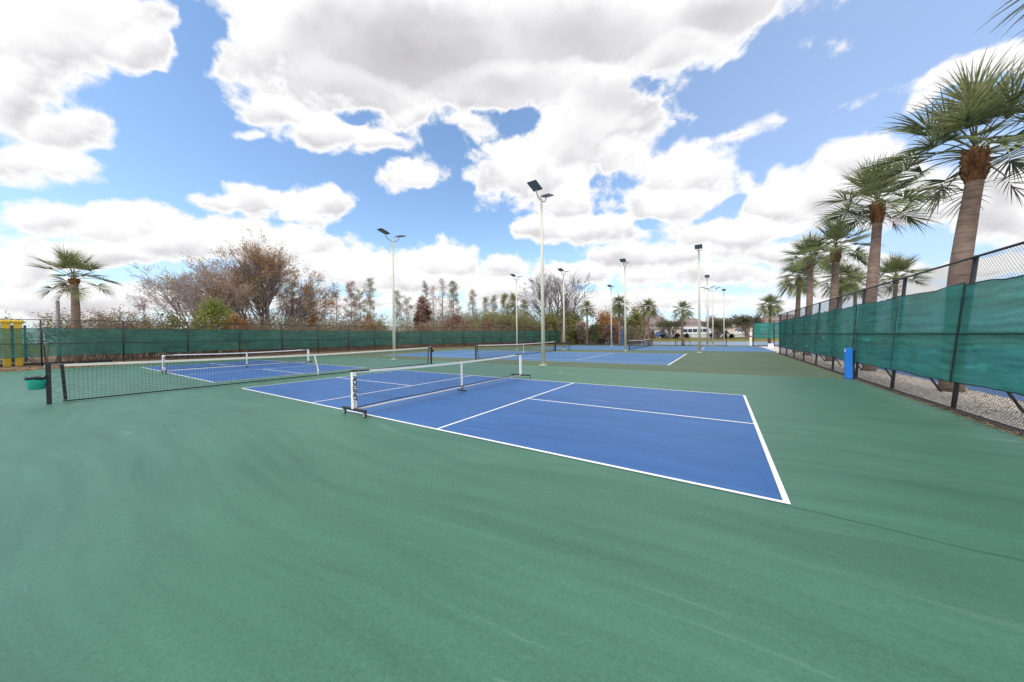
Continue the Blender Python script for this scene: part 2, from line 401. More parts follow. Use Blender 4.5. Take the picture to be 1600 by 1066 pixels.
def tennis_court(cx, cy, nm, pad=(0,0,0,0), mat='worn_blue'):
    hx, hy, sy = 11.885, 5.485, 4.115; w = .06
    x0,x1,y0,y1 = cx-hx,cx+hx,cy-hy,cy+hy
    sheet(nm+'_paint', [(x0-pad[0],y0-pad[2]),(x1+pad[1],y0-pad[2]),(x1+pad[1],y1+pad[3]),(x0-pad[0],y1+pad[3])], .004, M[mat])
    a, b = cx-6.4, cx+6.4
    strips(nm+'_lines', [(x0,y0,x1,y0+w),(x0,y1-w,x1,y1),(x0,y0+w,x0+.09,y1-w),(x1-.09,y0+w,x1,y1-w),
        (x0+.09,cy-sy,x1-.09,cy-sy+w),(x0+.09,cy+sy-w,x1-.09,cy+sy),(a,cy-sy+w,a+w,cy+sy-w),(b-w,cy-sy+w,b,cy+sy-w),
        (a+w,cy-w/2,b-w,cy+w/2)], .008, M['worn_line'])
tennis_court(-1.15, 19.5, 'middle_tennis_court')
tennis_court(5.0, 36.9, 'far_tennis_court', (0,0,1.2,0))
# third hard court beyond the far fence, bleached
sheet('outer_court_surface', [(-9,46.9),(26,46.9),(26,71.5),(-9,71.5)], -.004, M['pale_blue'])
strips('outer_court_lines', [(-6,49.5,-5.9,69),(17,49.5,17.1,69),(-5.9,49.5,17,49.6),(-5.9,58,17,58.1)], 0, M['worn_line'])
# right of the fence
sheet('gravel_bed', [(16.72,-12),(18.42,-12),(18.42,44),(16.72,44)], -.012, M['gravel'])
sheet('neighbour_court_surface', [(18.42,-14),(46,-14),(46,44),(18.42,44)], -.004, M['court_blue'])
b = MB(); b.box(16.6,-9,-.1,16.72,28.0,.035); tag(b.build('court_edging', M['dark_edge']), kind='structure')
# joint line across the near apron (a healed crack)
rr = random.Random(3); b = MB(); px, py = 13.6, .02
pts = [(13.42+i*.16, -.02-.012*i+rr.uniform(-.015,.015)) for i in range(21)]
for (xa,ya),(xb,yb) in zip(pts, pts[1:]):
    b.quad((xa,ya-.004,.0075),(xb,yb-.004,.0075),(xb,yb+.004,.0075),(xa,ya+.004,.0075))
tag(b.build('court_joint', simple('dark filled joint', (.050,.138,.088), .6)), kind='structure')

# ------------------------------------------------------------------ nets
def cord_grid(b, pts_top, pts_bot, nrow, r, half=True):
    """vertical cords between matching top and bottom points, then horizontal cords"""
    def prism(p, q):
        p = Vector(p); q = Vector(q); d = (q-p).normalized()
        t = Vector((1,0,0)) if abs(d.x) < .9 else Vector((0,0,1))
        u = d.cross(t).normalized()*r; w = d.cross(u.normalized())*r
        k = len(b.v)
        for c in (p,q):
            b.v += [tuple(c+u), tuple(c-u*.5+w*.87), tuple(c-u*.5-w*.87)]
        for i in range(3):
            j = (i+1)%3; b.face((k+i,k+3+i,k+3+j,k+j))
    for a, c in zip(pts_top, pts_bot): prism(a, c)
    step = max(1, len(pts_top)//24)
    ix = list(range(0, len(pts_top), step))
    if ix[-1] != len(pts_top)-1: ix.append(len(pts_top)-1)
    for k in range(1, nrow):
        t = k/nrow
        for i, j in zip(ix, ix[1:]):
            p = Vector(pts_top[i]).lerp(Vector(pts_bot[i]), t); q = Vector(pts_top[j]).lerp(Vector(pts_bot[j]), t)
            prism(p, q)

def text_mesh(body, size, name, mat, parent, loc, rot, shear=0., space=1., bold=0.):
    cu = bpy.data.curves.new(name, 'FONT'); cu.body = body; cu.size = size; cu.extrude = .0012
    cu.align_x = 'LEFT'; cu.align_y = 'CENTER'; cu.shear = shear; cu.space_character = space; cu.offset = bold
    t = bpy.data.objects.new(name, cu); COL.objects.link(t); bpy.context.view_layer.update()
    me = bpy.data.meshes.new_from_object(t.evaluated_get(bpy.context.evaluated_depsgraph_get()))
    bpy.data.objects.remove(t); me.materials.clear(); me.materials.append(mat)
    o = bpy.data.objects.new(name, me); COL.objects.link(o); o.parent = parent; o.location = loc; o.rotation_euler = rot
    return o

def pickle_net(loc, label, group):
    t = thing('portable_net', label, 'net', loc, 0, group)      # stands along local y, 0 at its middle
    H = 3.2
    for s in (-1, 1):
        b = MB(); y = s*H
        b.bbox(-.032,y-.05,.13,.032,y+.05,.885,.014)
        po = b.build('post', M['white_plastic'], t)
        b = MB(); b.bbox(-.04,y-.06,.885,.04,y+.06,.915,.01)
        b.build('post_cap', M['black_paint'], po)
        if s < 0:
            # lettering reads down the broad face that looks along +x
            text_mesh('PICKLENET', .105, 'lettering', M['ink'], po, (.0325,y,.80), (0,R(90),0), .22, .92, .004)
            text_mesh('DELUXE', .05, 'lettering', M['ink_red'], po, (.0325,y,.325), (0,R(90),0), .1, 1., .001)
        b = MB(); b.bbox(-.40,y-.03,.105,.40,y+.03,.15,.008)
        fo = b.build('base_foot', M['black_paint'], t)
        for q in (-1,1):
            x = q*.36
            w = MB(); w.tube((x-.0,y-.018,.05),(x,y+.018,.05),.05,n=18)
            wh = w.build('castor_wheel', M['rubber'], fo)
            w = MB(); w.tube((x,y-.0215,.05),(x,y+.0215,.05),.036,n=14); w.build('hub', M['wheel'], wh)
            w = MB(); w.box(x-.02,y-.03,.05,x+.02,y-.024,.1); w.box(x-.02,y+.024,.05,x+.02,y+.03,.1); w.box(x-.02,y-.03,.1,x+.02,y+.03,.106)
            w.build('castor_fork', M['chrome'], fo)
    b = MB(); b.tube((.012,-H+.05,.118),(.012,H-.05,.118),.022,n=12); b.build('crossbar', M['grey_tube'], t)
    sag = lambda y: .905-.055*(1-(y/H)**2)
    ys = [-H+.06+i*(2*H-.12)/40 for i in range(41)]
    b = MB()
    for k,(ya,yb) in enumerate(zip(ys,ys[1:])):
        b.quad((-.007,ya,sag(ya)),(-.007,yb,sag(yb)),(-.007,yb,sag(yb)-.05),(-.007,ya,sag(ya)-.05))
        b.quad((.007,yb,sag(yb)),(.007,ya,sag(ya)),(.007,ya,sag(ya)-.05),(.007,yb,sag(yb)-.05))
        b.quad((-.007,yb,sag(yb)),(-.007,ya,sag(ya)),(.007,ya,sag(ya)),(.007,yb,sag(yb)))
    tp = b.build('top_tape', M['white_vinyl'], t)
    for s in (-1,1):
        b = MB(); b.tube((0,s*(H-.02),.893),(0,s*(H-.34),.884),.017,n=8); b.build('tape_sleeve', M['black_paint'], t)
    n = 150; yy = [-H+.08+i*(2*H-.16)/n for i in range(n+1)]
    bot = lambda y: .150+.020*math.sin((y+3)*1.9)**2
    b = MB(); cord_grid(b, [(0,y,sag(y)-.05) for y in yy], [(0,y,bot(y)) for y in yy], 20, .0014); b.build('mesh', M['net_cord'], t)
    b = MB()
    for ya,yb in zip(ys,ys[1:]):
        b.quad((-.012,ya,bot(ya)-.006),(-.012,yb,bot(yb)-.006),(-.004,yb,bot(yb)+.012),(-.004,ya,bot(ya)+.012))
        b.quad((-.002,yb,bot(yb)-.006),(-.002,ya,bot(ya)-.006),(-.004,ya,bot(ya)+.012),(-.004,yb,bot(yb)+.012))
    b.build('bottom_hem', M['black_cord'], t)
    b = MB(); b.box(-.012,-.028,.14,.012,.028,.853); cs = b.build('centre_strap', M['white_vinyl'], t)
    b = MB(); b.bbox(-.03,-.035,.085,.03,.035,.17,.006); b.tube((-.16,0,.03),(.16,0,.03),.018,n=8); b.tube((0,0,.03),(0,0,.1),.018,n=8)
    b.build('centre_foot', M['black_paint'], t)
    return t
g = 'portable pickleball nets'
pickle_net((6.705,3.05,.010), 'white posted wheeled portable net across the front blue court, its near post lettered', g)
pickle_net((-9.435,3.05,.010), 'white posted wheeled portable net across the rear blue court, seen through the long black net', g)

def tennis_net(loc, half, label, group, ncord, r, strap_lean=0., dense=True):
    t = thing('tennis_net', label, 'net', loc, 0, group)
    for s in (-1,1):
        y = s*half; b = MB(); b.bbox(-.04,y-.04,0,.04,y+.04,1.02,.006); po = b.build('post', M['black_paint'], t)
        if s > 0:
            b = MB(); b.bbox(-.05,y+.04,.70,.05,y+.16,.86,.01); b.tube((0,y+.1,.78),(0,y+.2,.78),.02,n=8); b.build('winder', M['black_paint'], po)
        # end band and lacing cords
        b = MB(); ye = y-s*.20
        for k in range(14):
            z0 = .07+k*.066; o = .006*((k%2)*2-1); yo = ye-s*.04*(1-k/14)
            b.bbox(-.012+o,yo-.03,z0,.012+o,yo+.03,z0+.062,.004)
        b.build('end_band', M['black_cord'], t)
        b = MB()
        for k in range(7):
            z = .12+k*.13; b.tube((0,y-s*.04,z+.06*(k%2)),(0,ye+s*.03,z+.07*((k+1)%2)),.0025,n=4,caps=False)
        b.build('lacing', M['black_cord'], t)
        b = MB()
        if s < 0: b.path([(0,ye,1.0),(0,y+.02,1.005),(0,y-.045,1.0),(0,y-.05,.95),(0,y-.05,.86)], .006, n=6); b.tube((0,y-.045,.945),(0,ye+.0,.945),.004,n=5)
        else: b.path([(0,ye,1.0),(0,y,1.03),(0,y+.07,1.0),(0,y+.08,.86)], .006, n=6)
        b.build('net_cable', M['grey_tube'], t)
    h2 = half-.2
    sag = lambda y: 1.0-.075*(1-(abs(y)/half)**1.6)
    ys = [-h2+i*(2*h2)/60 for i in range(61)]
    b = MB()
    for ya,yb in zip(ys,ys[1:]):
        b.quad((-.01,ya,sag(ya)),(-.01,yb,sag(yb)),(-.01,yb,sag(yb)-.062),(-.01,ya,sag(ya)-.062))
        b.quad((.01,yb,sag(yb)),(.01,ya,sag(ya)),(.01,ya,sag(ya)-.062),(.01,yb,sag(yb)-.062))
        b.quad((-.01,yb,sag(yb)+.001),(-.01,ya,sag(ya)+.001),(.01,ya,sag(ya)+.001),(.01,yb,sag(yb)+.001))
    b.build('headband', M['cream_vinyl'], t)
    yy = [-h2+.03+i*(2*h2-.06)/ncord for i in range(ncord+1)]
    b = MB(); cord_grid(b, [(0,y,sag(y)-.062) for y in yy], [(0,y,.045) for y in yy], 13, r)
    # doubled upper meshes just below the band
    cord_grid(b, [(.006,y+.02,sag(y)-.062) for y in yy[:-1]], [(.006,y+.02,sag(y)-.20) for y in yy[:-1]], 2, r)
    b.build('mesh', M['net_cord'], t)
    b = MB()
    for ya,yb in zip(ys,ys[1:]): b.box(-.012,ya,.022,.012,yb-.0005,.055)
    b.build('bottom_tape', M['black_cord'], t)
    b = MB(); c = sag(0); L = strap_lean
    def band(p, q, w):
        p = Vector(p); q = Vector(q)
        b.quad(p+Vector((0,-w,0)), p+Vector((0,w,0)), q+Vector((0,w,0)), q+Vector((0,-w,0)))
    for xo in (-.014,.014):
        band((xo+L*.0,-L*.5,c),(xo,L*.5,.25),.028); band((xo,L*.5,.25),(xo*.5,L*.35,.02),.022)
    b.box(-.02,L*.5-.03,.2,.02,L*.5+.03,.26)
    b.build('centre_strap', M['white_vinyl'], t)
    return t
g = 'full width tennis nets'
tennis_net((-1.30,2.9,.006), 6.35, 'long black tennis net nearest the camera, dividing the two blue pickleball courts', g, 168, .0024, .14)
tennis_net((-1.15,19.5,.008), 6.35, 'black tennis net on the middle court, between the two tallest light poles', g, 200, .0024)
tennis_net((5.0,36.9,.008), 6.4, 'smallest black tennis net, on the far court beside the chain link fence', g, 160, .003)

# bin hanging on the near post
t = thing('waste_bin', 'teal plastic bin with black liner hooked on the tennis net post at left', 'bin', (-1.31,-3.62,.40))
b = MB(); pr = [(.115,0),(.12,.004),(.15,.24),(.154,.30),(.146,.30),(.14,.24),(.11,.02)]
b.lathe(pr, n=24); b.build('bucket', M['bin'], t)
b = MB(); k = len(b.v); rr = random.Random(5); nn = 30
prof = [(.151,.245),(.160,.262),(.166,.30),(.163,.318),(.14,.312),(.125,.24)]
for r_, z_ in prof:
    for i in range(nn):
        gg = 2*math.pi*i/nn; w = 1+.05*math.sin(gg*5+z_*40)+.04*rr.uniform(-1,1)
        dz = .025*math.sin(gg*3+1)*(z_<.24)-.012*math.sin(gg*4)
        b.v.append((r_*w*math.cos(gg), r_*w*math.sin(gg), z_+dz))
for l in range(len(prof)-1):
    for i in range(nn):
        j=(i+1)%nn; b.face((k+l*nn+i,k+l*nn+j,k+l*nn+nn+j,k+l*nn+nn+i), True)
b.build('liner', M['bag'], t)
b = MB(); b.path([(.0,.14,.31),(.05,.17,.37),(.03,.2,.42),(-.03,.2,.42),(-.05,.17,.37),(0,.14,.31)], .008, n=6)
b.path([(math.cos(a)*.18,math.sin(a)*.17-.02,.415) for a in [R(x) for x in range(40,330,20)]], .007, n=6)
b.build('hanger', M['bin'], t)

# ------------------------------------------------------------------ light poles
def light_pole(loc, label, group, h=8.75):
    t = thing('light_pole', label, 'light pole', loc, 0, group)
    b = MB(); b.path([(0,0,0),(0,0,h*.5),(0,0,h)], [.105,.085,.058], n=16); b.build('shaft', M['pole'], t)
    b = MB(); b.box(-.17,-.17,-.002,.17,.17,.02)
    for sx in (-1,1):
        for sy in (-1,1): b.tube((sx*.13,sy*.13,.02),(sx*.13,sy*.13,.05),.016,n=6)
    b.build('base_plate', M['pole'], t)
    b = MB(); b.tube((0,0,h-.02),(0,0,h+.015),.064,n=14); cap = b.build('pole_cap', M['steel'], t)
    for s in (-1,1):
        b = MB()
        b.path([(0,s*.03,h-.13),(0,s*.2,h-.16),(0,s*.38,h-.10),(0,s*.5,h+.03),(0,s*.55,h+.17),(0,s*.56,h+.24)], .026, n=8)
        b.build('arm', M['steel'], t)
        # flat lamp head tipped outwards and down
        hd = MB(); L = .66; W = .54; th = .05; a = R(14)
        def P(u, v, w): return (v, s*(.43+u*math.cos(a)+w*math.sin(a)*0), h+.26+u*math.sin(a)+w)
        k = len(hd.v)
        for w in (0,th):
            ins = 0 if w == 0 else .05
            for u, v in ((-.1+ins,-W/2+ins),(L-ins,-W/2+ins),(L-ins,W/2-ins),(-.1+ins,W/2-ins)): hd.v.append(P(u,v,w))
        for q in ((0,1,2,3),(7,6,5,4),(0,4,5,1),(1,5,6,2),(2,6,7,3),(3,7,4,0)): hd.face(tuple(k+i for i in q))
        for i in range(5):                                        # cooling fins
            v = -W/2+.1+i*(W-.2)/4
            k = len(hd.v)
            for u in (.02,L-.12):
                for dv in (-.006,.006):
                    for w in (th,th+.03): hd.v.append(P(u,v+dv,w))
            for q in ((0,1,3,2),(4,6,7,5),(0,4,5,1),(2,3,7,6),(1,5,7,3),(0,2,6,4)): hd.face(tuple(k+i for i in q))
        ho = hd.build('lamp_head', M['fixture'], t)
        ln = MB(); k = len(ln.v)
        for u, v in ((.03,-W/2+.06),(L-.08,-W/2+.06),(L-.08,W/2-.06),(.03,W/2-.06)): ln.v.append(P(u,v,-.004))
        ln.face((k,k+1,k+2,k+3)); ln.build('lens', M['lens'], ho)
    return t
g = 'court light poles'
p0 = light_pole((5.0,11.33,.004), 'tallest cream light pole, nearest, rising beyond the front court net', g, 8.9)
for x, y, lab, sc in [
    (-6.86,10.85,'second tallest cream light pole, standing alone left of centre', .98),
    (-7.1,27.9,'cream light pole before the far tree line, foot behind the middle court net', .935),
    (-1.55,28.9,'cream light pole crossing the big bare tree, its foot between bench legs', .945),
    (5.15,28.4,'cream light pole left of the smallest tennis net', .942),
    (11.45,27.2,'cream light pole with a T shaped head, at the end of the middle court', .941),
    (-.4,43.2,'slim cream light pole in front of the bushy palm by the chain link fence', .941),
    (12.15,44.6,'light pole hidden behind the T headed pole, only two arms showing', .80),
    (11.5,46.6,'white light pole close right of the T headed pole, with a dark block head', 1.0),
    (11.3,58.,'far light pole with low arms just left of the block headed pole', 1.0),
    (13.6,72.,'farthest and shortest looking light pole, right of the cluster', 1.1)]:
    q = dup(p0, (x,y,.004), R(90) if 'arms' in lab else 0, lab, (1,1,sc) if abs(sc-1)<.06 else (sc,)*3)

# ------------------------------------------------------------------ chain link fences
def clip_line(s0, s1, z0, z1, c, sg):
    """the part of z = z0 + sg*(s-c) inside the rectangle"""
    pts = []
    for z in (z0,z1):
        s = c+sg*(z-z0)
        if s0 <= s <= s1: pts.append((s,z))
    for s in (s0,s1):
        z = z0+sg*(s-c)
        if z0 < z < z1: pts.append((s,z))
    pts = sorted(set(pts)); return (pts[0],pts[-1]) if len(pts) >= 2 else None
def wires(b, pos, s0, s1, z0, z1, step, r, off):
    H = z1-z0
    for sg in (1,-1):
        c = s0-H-step if sg > 0 else s0
        while c < s1+H+step:
            q = clip_line(s0,s1,z0,z1,c,sg)
            if q:
                p = Vector(pos(q[0][0],q[0][1],off+sg*r*.9)); e = Vector(pos(q[1][0],q[1][1],off+sg*r*.9))
                if (e-p).length > .02:
                    d = (e-p).normalized(); u = d.cross(Vector((0,0,1)));
                    u = (u.normalized() if u.length > .01 else Vector((1,0,0)))*r; w = d.cross(u.normalized())*r
                    k = len(b.v)
                    for cc in (p,e): b.v += [tuple(cc+u),tuple(cc-u*.5+w*.87),tuple(cc-u*.5-w*.87)]
                    for i in range(3):
                        j=(i+1)%3; b.face((k+i,k+3+i,k+3+j,k+j))
            c += step
def cloth(b, pos, s0, s1, zb, zt, off, seed, ds, nz, posts, sagt=.05, wob=.025, hem=True, rail=1.5):
    ns = max(2, int((s1-s0)/ds)); k = len(b.v)
    def edge(s):
        if not posts: return 0
        d = min(abs(s-q) for q in posts); return d
    def top(s):
        n = mnoise.noise((s*1.7,seed,0))*.045+mnoise.noise((s*6,seed,3))*.018
        return zt-sagt*min(1,edge(s)/.9)+n
    def bot(s): return zb+mnoise.noise((s*.9,seed,9))*.05+mnoise.noise((s*4,seed,5))*.015
    for i in range(ns+1):
        s = s0+(s1-s0)*i/ns
        for j in range(nz+1):
            t = j/nz; z = bot(s)+(top(s)-bot(s))*t
            n = mnoise.noise((s*.8,z*5.5,seed))*wob+mnoise.noise((s*.5,z*15,seed+4))*wob*.45+mnoise.noise((s*3,z*2,seed+7))*wob*.5
            pin = min(1, abs(z-rail)/.12)*min(1, edge(s)/.15+.15)
            b.v.append(tuple(pos(s,z,off+n*pin)))
    for i in range(ns):
        for j in range(nz):
            a = k+i*(nz+1)+j; b.face((a,a+nz+1,a+nz+2,a+1), True)
    if hem:
        b.mi = 1
        for f in (top,bot):
            pts = [pos(s0+(s1-s0)*i/ns, f(s0+(s1-s0)*i/ns), off-.004) for i in range(ns+1)]
            b.path(pts, .011, n=5)
        for s in (s0+.004,s1-.004):
            pts = [pos(s, bot(s)+(top(s)-bot(s))*q/6, off-.006) for q in range(7)]; b.path(pts,.008,n=4)
        b.mi = 0

def lean(y):
    y = max(0,y)
    return max(.02,.335-.0115*y)
def rpos(s, z, off): return (16.64+lean(s)*(z/2.95)+off, s, z)
fr = thing('chain_link_fence', 'black chain link fence leaning at right, hung with green shade cloth above pale gravel', 'fence', (0,0,0))
rp = [27.6-2.67*k for k in range(14)]
for s in rp:
    b = MB(); b.path([rpos(s,0,.088),rpos(s,1.5,.088),rpos(s,2.95,.088)], .036, n=10); po = b.build('post', M['black_paint'], fr)
    b = MB(); b.tube(rpos(s,2.94,.088), rpos(s,3.0,.088), .04, .02, n=10); b.build('post_cap', M['black_paint'], po)
for s in rp[1:-1]:
    b = MB(); b.tube(rpos(s,1.42,.11), (17.62,s+.12,-.02), .024, n=8); b.build('brace', M['black_paint'], fr)
ss = [rp[-1]+i*(rp[0]-rp[-1])/26 for i in range(27)]
b = MB(); b.path([rpos(s,2.96,.05) for s in ss], .024, n=8); b.build('top_rail', M['black_paint'], fr)
b = MB(); b.path([rpos(s,1.5,.085) for s in ss], .022, n=8); b.build('middle_rail', M['black_paint'], fr)
b = MB(); b.path([rpos(s,.06,.02) for s in ss], .008, n=6); b.build('tension_wire', M['vinyl_wire'], fr)
b = MB()
for a, c in zip(rp[1:], rp): wires(b, rpos, a, c, .05, 2.93, .066, .0021, 0.)
b.build('wire_mesh', M['vinyl_wire'], fr)
cuts = [27.55,19.6,11.9,6.3,-1.8,-7.0]
for i, (c1, c0) in enumerate(zip(cuts, cuts[1:])):
    b = MB(); cloth(b, rpos, c0-.02, c1+.01, .55+.02*(i%2), 2.50 if i < 3 else 2.47, .024, 3+i*7, .075, 40, rp, .05, .036)
    b.mi = 1                                                     # dark strips added for the rail and posts showing dark through the cloth
    n = int((c1-c0)/.15)
    pts = [rpos(c0+.03+(c1-c0-.04)*q/n, 1.5+.012*mnoise.noise((q*.7,i,2)), .013) for q in range(n+1)]
    b.path(pts, [.012+.009*mnoise.noise((q*.9,i,8)) for q in range(n+1)], n=5)
    for s in rp:
        if c0 < s < c1: b.path([rpos(s+.012*mnoise.noise((z*3,s,1)), z, .014) for z in [.52+.12*q for q in range(17)]], [.0055+.005*mnoise.noise((q*.8,s,2)) for q in range(17)], n=5)
    b.build('shade_cloth', [M['screen'],M['hem']], fr)

def straight(p0, p1):
    d = Vector((p1[0]-p0[0],p1[1]-p0[1],0)); L = d.length; d.normalize(); nrm = Vector((-d.y,d.x,0))
    o = Vector((p0[0],p0[1],0))
    def pos(s, z, off): return tuple(o+d*s+nrm*off+Vector((0,0,z)))
    return pos, L
def plain_fence(name, label, runs, h, step, r, screens, r_post=.034, cat='fence', mid=1.5, scr='screen_far', seed=1):
    """runs: list of (p0,p1,post positions); cloth hung behind the wire"""
    f = thing(name, label, cat, (0,0,0))
    mb = MB(); tr = MB(); mr = MB(); bw = MB()
    for i, (p0_, p1_, posts) in enumerate(runs):
        pos, L = straight(p0_, p1_)
        for s in posts:
            b = MB(); b.tube(pos(s,0,0), pos(s,h+.03,0), r_post, n=8); b.build('post', M['black_paint'], f)
        tr.tube(pos(0,h,0), pos(L,h,0), .024, n=6); mr.tube(pos(0,mid,0), pos(L,mid,0), .020, n=6); bw.tube(pos(0,.06,0),pos(L,.06,0),.012,n=5)
        wires(mb, pos, 0, L, .04, h, step, r, .045)
        if screens and screens[i]:
            for q, (a, c, zb, zt) in enumerate(screens[i]):
                b = MB(); cloth(b, pos, a, c, zb, zt, .075, seed+i*5+q*3, .16, 26, posts, .03, .022, True, mid); b.build('shade_cloth', [M[scr],M['hem']], f)
    tr.build('top_rail', M['black_paint'], f); mr.build('middle_rail', M['black_paint'], f); bw.build('bottom_rail', M['black_paint'], f)
    mb.build('wire_mesh', M['vinyl_wire'], f)
    return f
# left side: straight run, then a chamfered corner run into the distance (walked so the court lies to the right)
ly = [-13.4+3.4*k for k in range(12)]                               # posts at -13.4 ... 24
A0, A1, A2 = (-24.,-13.4), (-24.,24.), (-11.,50.)
LL = math.hypot(13,26)
plain_fence('chain_link_fence', 'long black chain link fence with dark green see-through cloth before the bare trees', [
    (A0, A1, [y+13.4 for y in ly]),
    (A1, A2, [LL*k/9 for k in range(1,10)])], 3.05, .085, .0026,
    [[(0.05,10.3,.62,2.50),(10.33,23.7,.66,2.52),(23.73,37.38,.64,2.50)],[(.02,14.5,.64,2.50),(14.53,LL-.05,.64,2.50)]])
plain_fence('chain_link_fence', 'bare black chain link fence across the far end, palms behind it', [
    ((-11.,50.),(-4.,45.5),[2.8,5.6]), ((-4.,45.5),(13.6,45.5),[0,2.93,5.87,8.8,11.73,14.67,17.6])], 3.05, .12, .003, None)
plain_fence('screened_fence_panel', 'short fence panel with solid green cloth at the far right corner', [
    ((16.35,45.5),(20.4,45.5),[0,2.0,4.0])], 3.05, .12, .003, [[(.02,4.0,.95,2.85)]], .05, 'fence', 1.5, 'screen', 21)
# ------------------------------------------------------------------ small court furniture
t = thing('padded_box', 'bright blue upright padded box against the leaning fence at the paint joint', 'box', (16.47,11.25,0))
b = MB(); b.bbox(-.085,-.085,.01,.085,.085,1.03,.014); b.build('pad', M['blue_box'], t)
b = MB(); b.bbox(-.098,-.075,.90,-.0855,-.02,.99,.003); b.build('white_tab', M['white_plastic'], t)
b = MB(); b.box(.0855,-.05,.0,.14,.05,.95); b.build('backing_post', M['black_paint'], t)

b = MB(); n_ = 18
prof = [(.0335*math.sin(math.pi*i/12)+1e-4, .0335-.0335*math.cos(math.pi*i/12)) for i in range(13)]
b.lathe(prof, n=n_)
o = b.build('tennis_ball', M['ball'], None, (18.2,9.62,.0)); o.scale = (1.5,1.5,1.5)
tag(o, 'yellow green ball lying on the gravel behind the leaning fence', 'ball')

t = thing('bench', 'black steel bench behind the middle court net, astride a light pole', 'bench', (-1.3,27.6,.004))
for i in range(5):
    b = MB(); b.box(-1.0,-.2+i*.08,.44,1.0,-.14+i*.08,.47); b.build('slat', M['black_paint'], t)
for s in (-1,1):
    b = MB(); b.path([(s*.85,-.2,0),(s*.85,-.2,.42),(s*.85,.2,.42),(s*.85,.2,0)], .022, n=6); b.build('leg', M['black_paint'], t)
    b = MB(); b.path([(s*.85,.2,.42),(s*.85,.3,.85)], .02, n=6); b.build('back_stay', M['black_paint'], t)
b = MB(); b.box(-1,.27,.62,1,.295,.85); b.build('backrest', M['black_paint'], t)

t = thing('bike_rack', 'low black hoop rack beside the far palm, against the chain link fence', 'rack', (8.0,44.9,.0))
for k in range(2):
    b = MB(); b.path([(k*.9,0,0),(k*.9,0,.75),(k*.9+.12,0,.9),(k*.9+.5,0,.9),(k*.9+.62,0,.75),(k*.9+.62,0,0)], .03, n=8); b.build('hoop', M['black_paint'], t)

t = thing('basketball_hoop', 'white backboard and net on a post behind the far fence', 'hoop', (-6.,77.5,.2))
b = MB(); b.tube((0,.6,0),(0,.6,3.0),.06,n=10); b.tube((0,.6,2.9),(0,0.05,3.25),.04,n=8); b.build('post', M['steel'], t)
b = MB(); b.bbox(-.6,0,2.85,.6,.04,3.75,.01); b.build('backboard', M['white_plastic'], t)
b = MB(); b.path([(.23*math.cos(a),-.3+.23*math.sin(a),3.02) for a in [R(q) for q in range(0,361,30)]], .012, n=6, caps=False); b.build('rim', M['ink_red'], t)
b = MB()
for i in range(12):
    a = R(i*30); c = R(i*30+30)
    b.tube((.23*math.cos(a),-.3+.23*math.sin(a),3.0),(.13*math.cos(c),-.3+.13*math.sin(c),2.55),.008,n=4)
    b.tube((.23*math.cos(c),-.3+.23*math.sin(c),3.0),(.13*math.cos(a),-.3+.13*math.sin(a),2.55),.008,n=4)
b.build('net', M['white_vinyl'], t)

t = thing('padded_post', 'blue padded post by the chain link fence, left of the farthest net', 'post', (0.3,46.4,0))
b = MB(); b.bbox(-.15,-.15,0,.15,.15,2.3,.03); b.build('pad', M['blue_pad'], t); b = MB(); b.tube((0,0,2.3),(0,0,2.9),.06,n=8); b.build('post', M['steel'], t)
t = thing('striped_post', 'white post with a red band beside the green corner panel', 'post', (16.12,45.7,0))
b = MB(); b.bbox(-.11,-.11,0,.11,.11,1.8,.02); b.build('post', M['white_plastic'], t)
b = MB(); b.bbox(-.113,-.113,1.1,.113,.113,1.28,.01); b.build('red_band', simple('red band', (.42,.04,.04), .5), t)
t = thing('storage_crate', 'small white crate at the foot of the leaning fence end', 'crate', (17.2,37.5,0))
b = MB(); b.bbox(-.22,-.2,0,.22,.2,.45,.02); b.build('body', M['white_plastic'], t); b = MB(); b.bbox(-.24,-.22,.45,.24,.22,.5,.02); b.build('lid', M['white_plastic'], t)

# yellow frame behind the left end of the screen
t = thing('climbing_frame', 'yellow and dark blue climbing frame behind the left end of the green screen', 'frame', (-26.6,-4.5,0))
for y in (.06,.49):
    b = MB(); b.bbox(-.14,y-.15,0,.14,y+.15,2.85,.03); po = b.build('upright', M['yellow'], t)
    b = MB(); b.bbox(-.2,y-.24,2.85,.2,y+.24,3.1,.07); b.build('cap', M['yellow'], po)
for y in (.275,.74):
    b = MB(); b.box(-.06,y-.055,.25,.06,y+.055,2.75); b.build('panel', M['navy'], t)
b = MB(); b.tube((-.05,-1.6,3.0),(-.05,.6,3.0),.1,n=10); b.build('top_bar', M['yellow'], t)
b = MB(); b.box(-.03,.95,.85,.03,1.4,1.25); b.build('side_plate', M['yellow'], t)
b = MB(); b.box(-.08,-2.2,.0,.08,4.4,.18); b.build('kickboard', M['black_paint'], t)
t = thing('pavilion', 'dark grey pitched roof just showing above the fence at the left edge', 'pavilion', (-40,-9.,0))
b = MB(); z = 3.4
v = [(-4,-4,z),(4,-4,z),(4,4,z),(-4,4,z),(0,0,5.0)]
k = len(b.v); b.v += v
for q in ((0,1,4),(1,2,4),(2,3,4),(3,0,4),(3,2,1,0)): b.face(tuple(k+i for i in q))
b.build('roof', M['dark_roof'], t)
for sx in (-1,1):
    for sy in (-1,1):
        b = MB(); b.box(sx*3.6-.12,sy*3.6-.12,0,sx*3.6+.12,sy*3.6+.12,3.42); b.build('post', M['wood_grey'], t)
t = thing('timber_pole', 'weathered grey timber pole behind the screen, left of the lone palm', 'pole', (-26.6,-2.45,0))
b = MB(); b.path([(0,0,0),(0,0,2.2),(0.02,0,4.5)], [.10,.092,.085], n=12); b.build('shaft', M['wood_grey'], t)
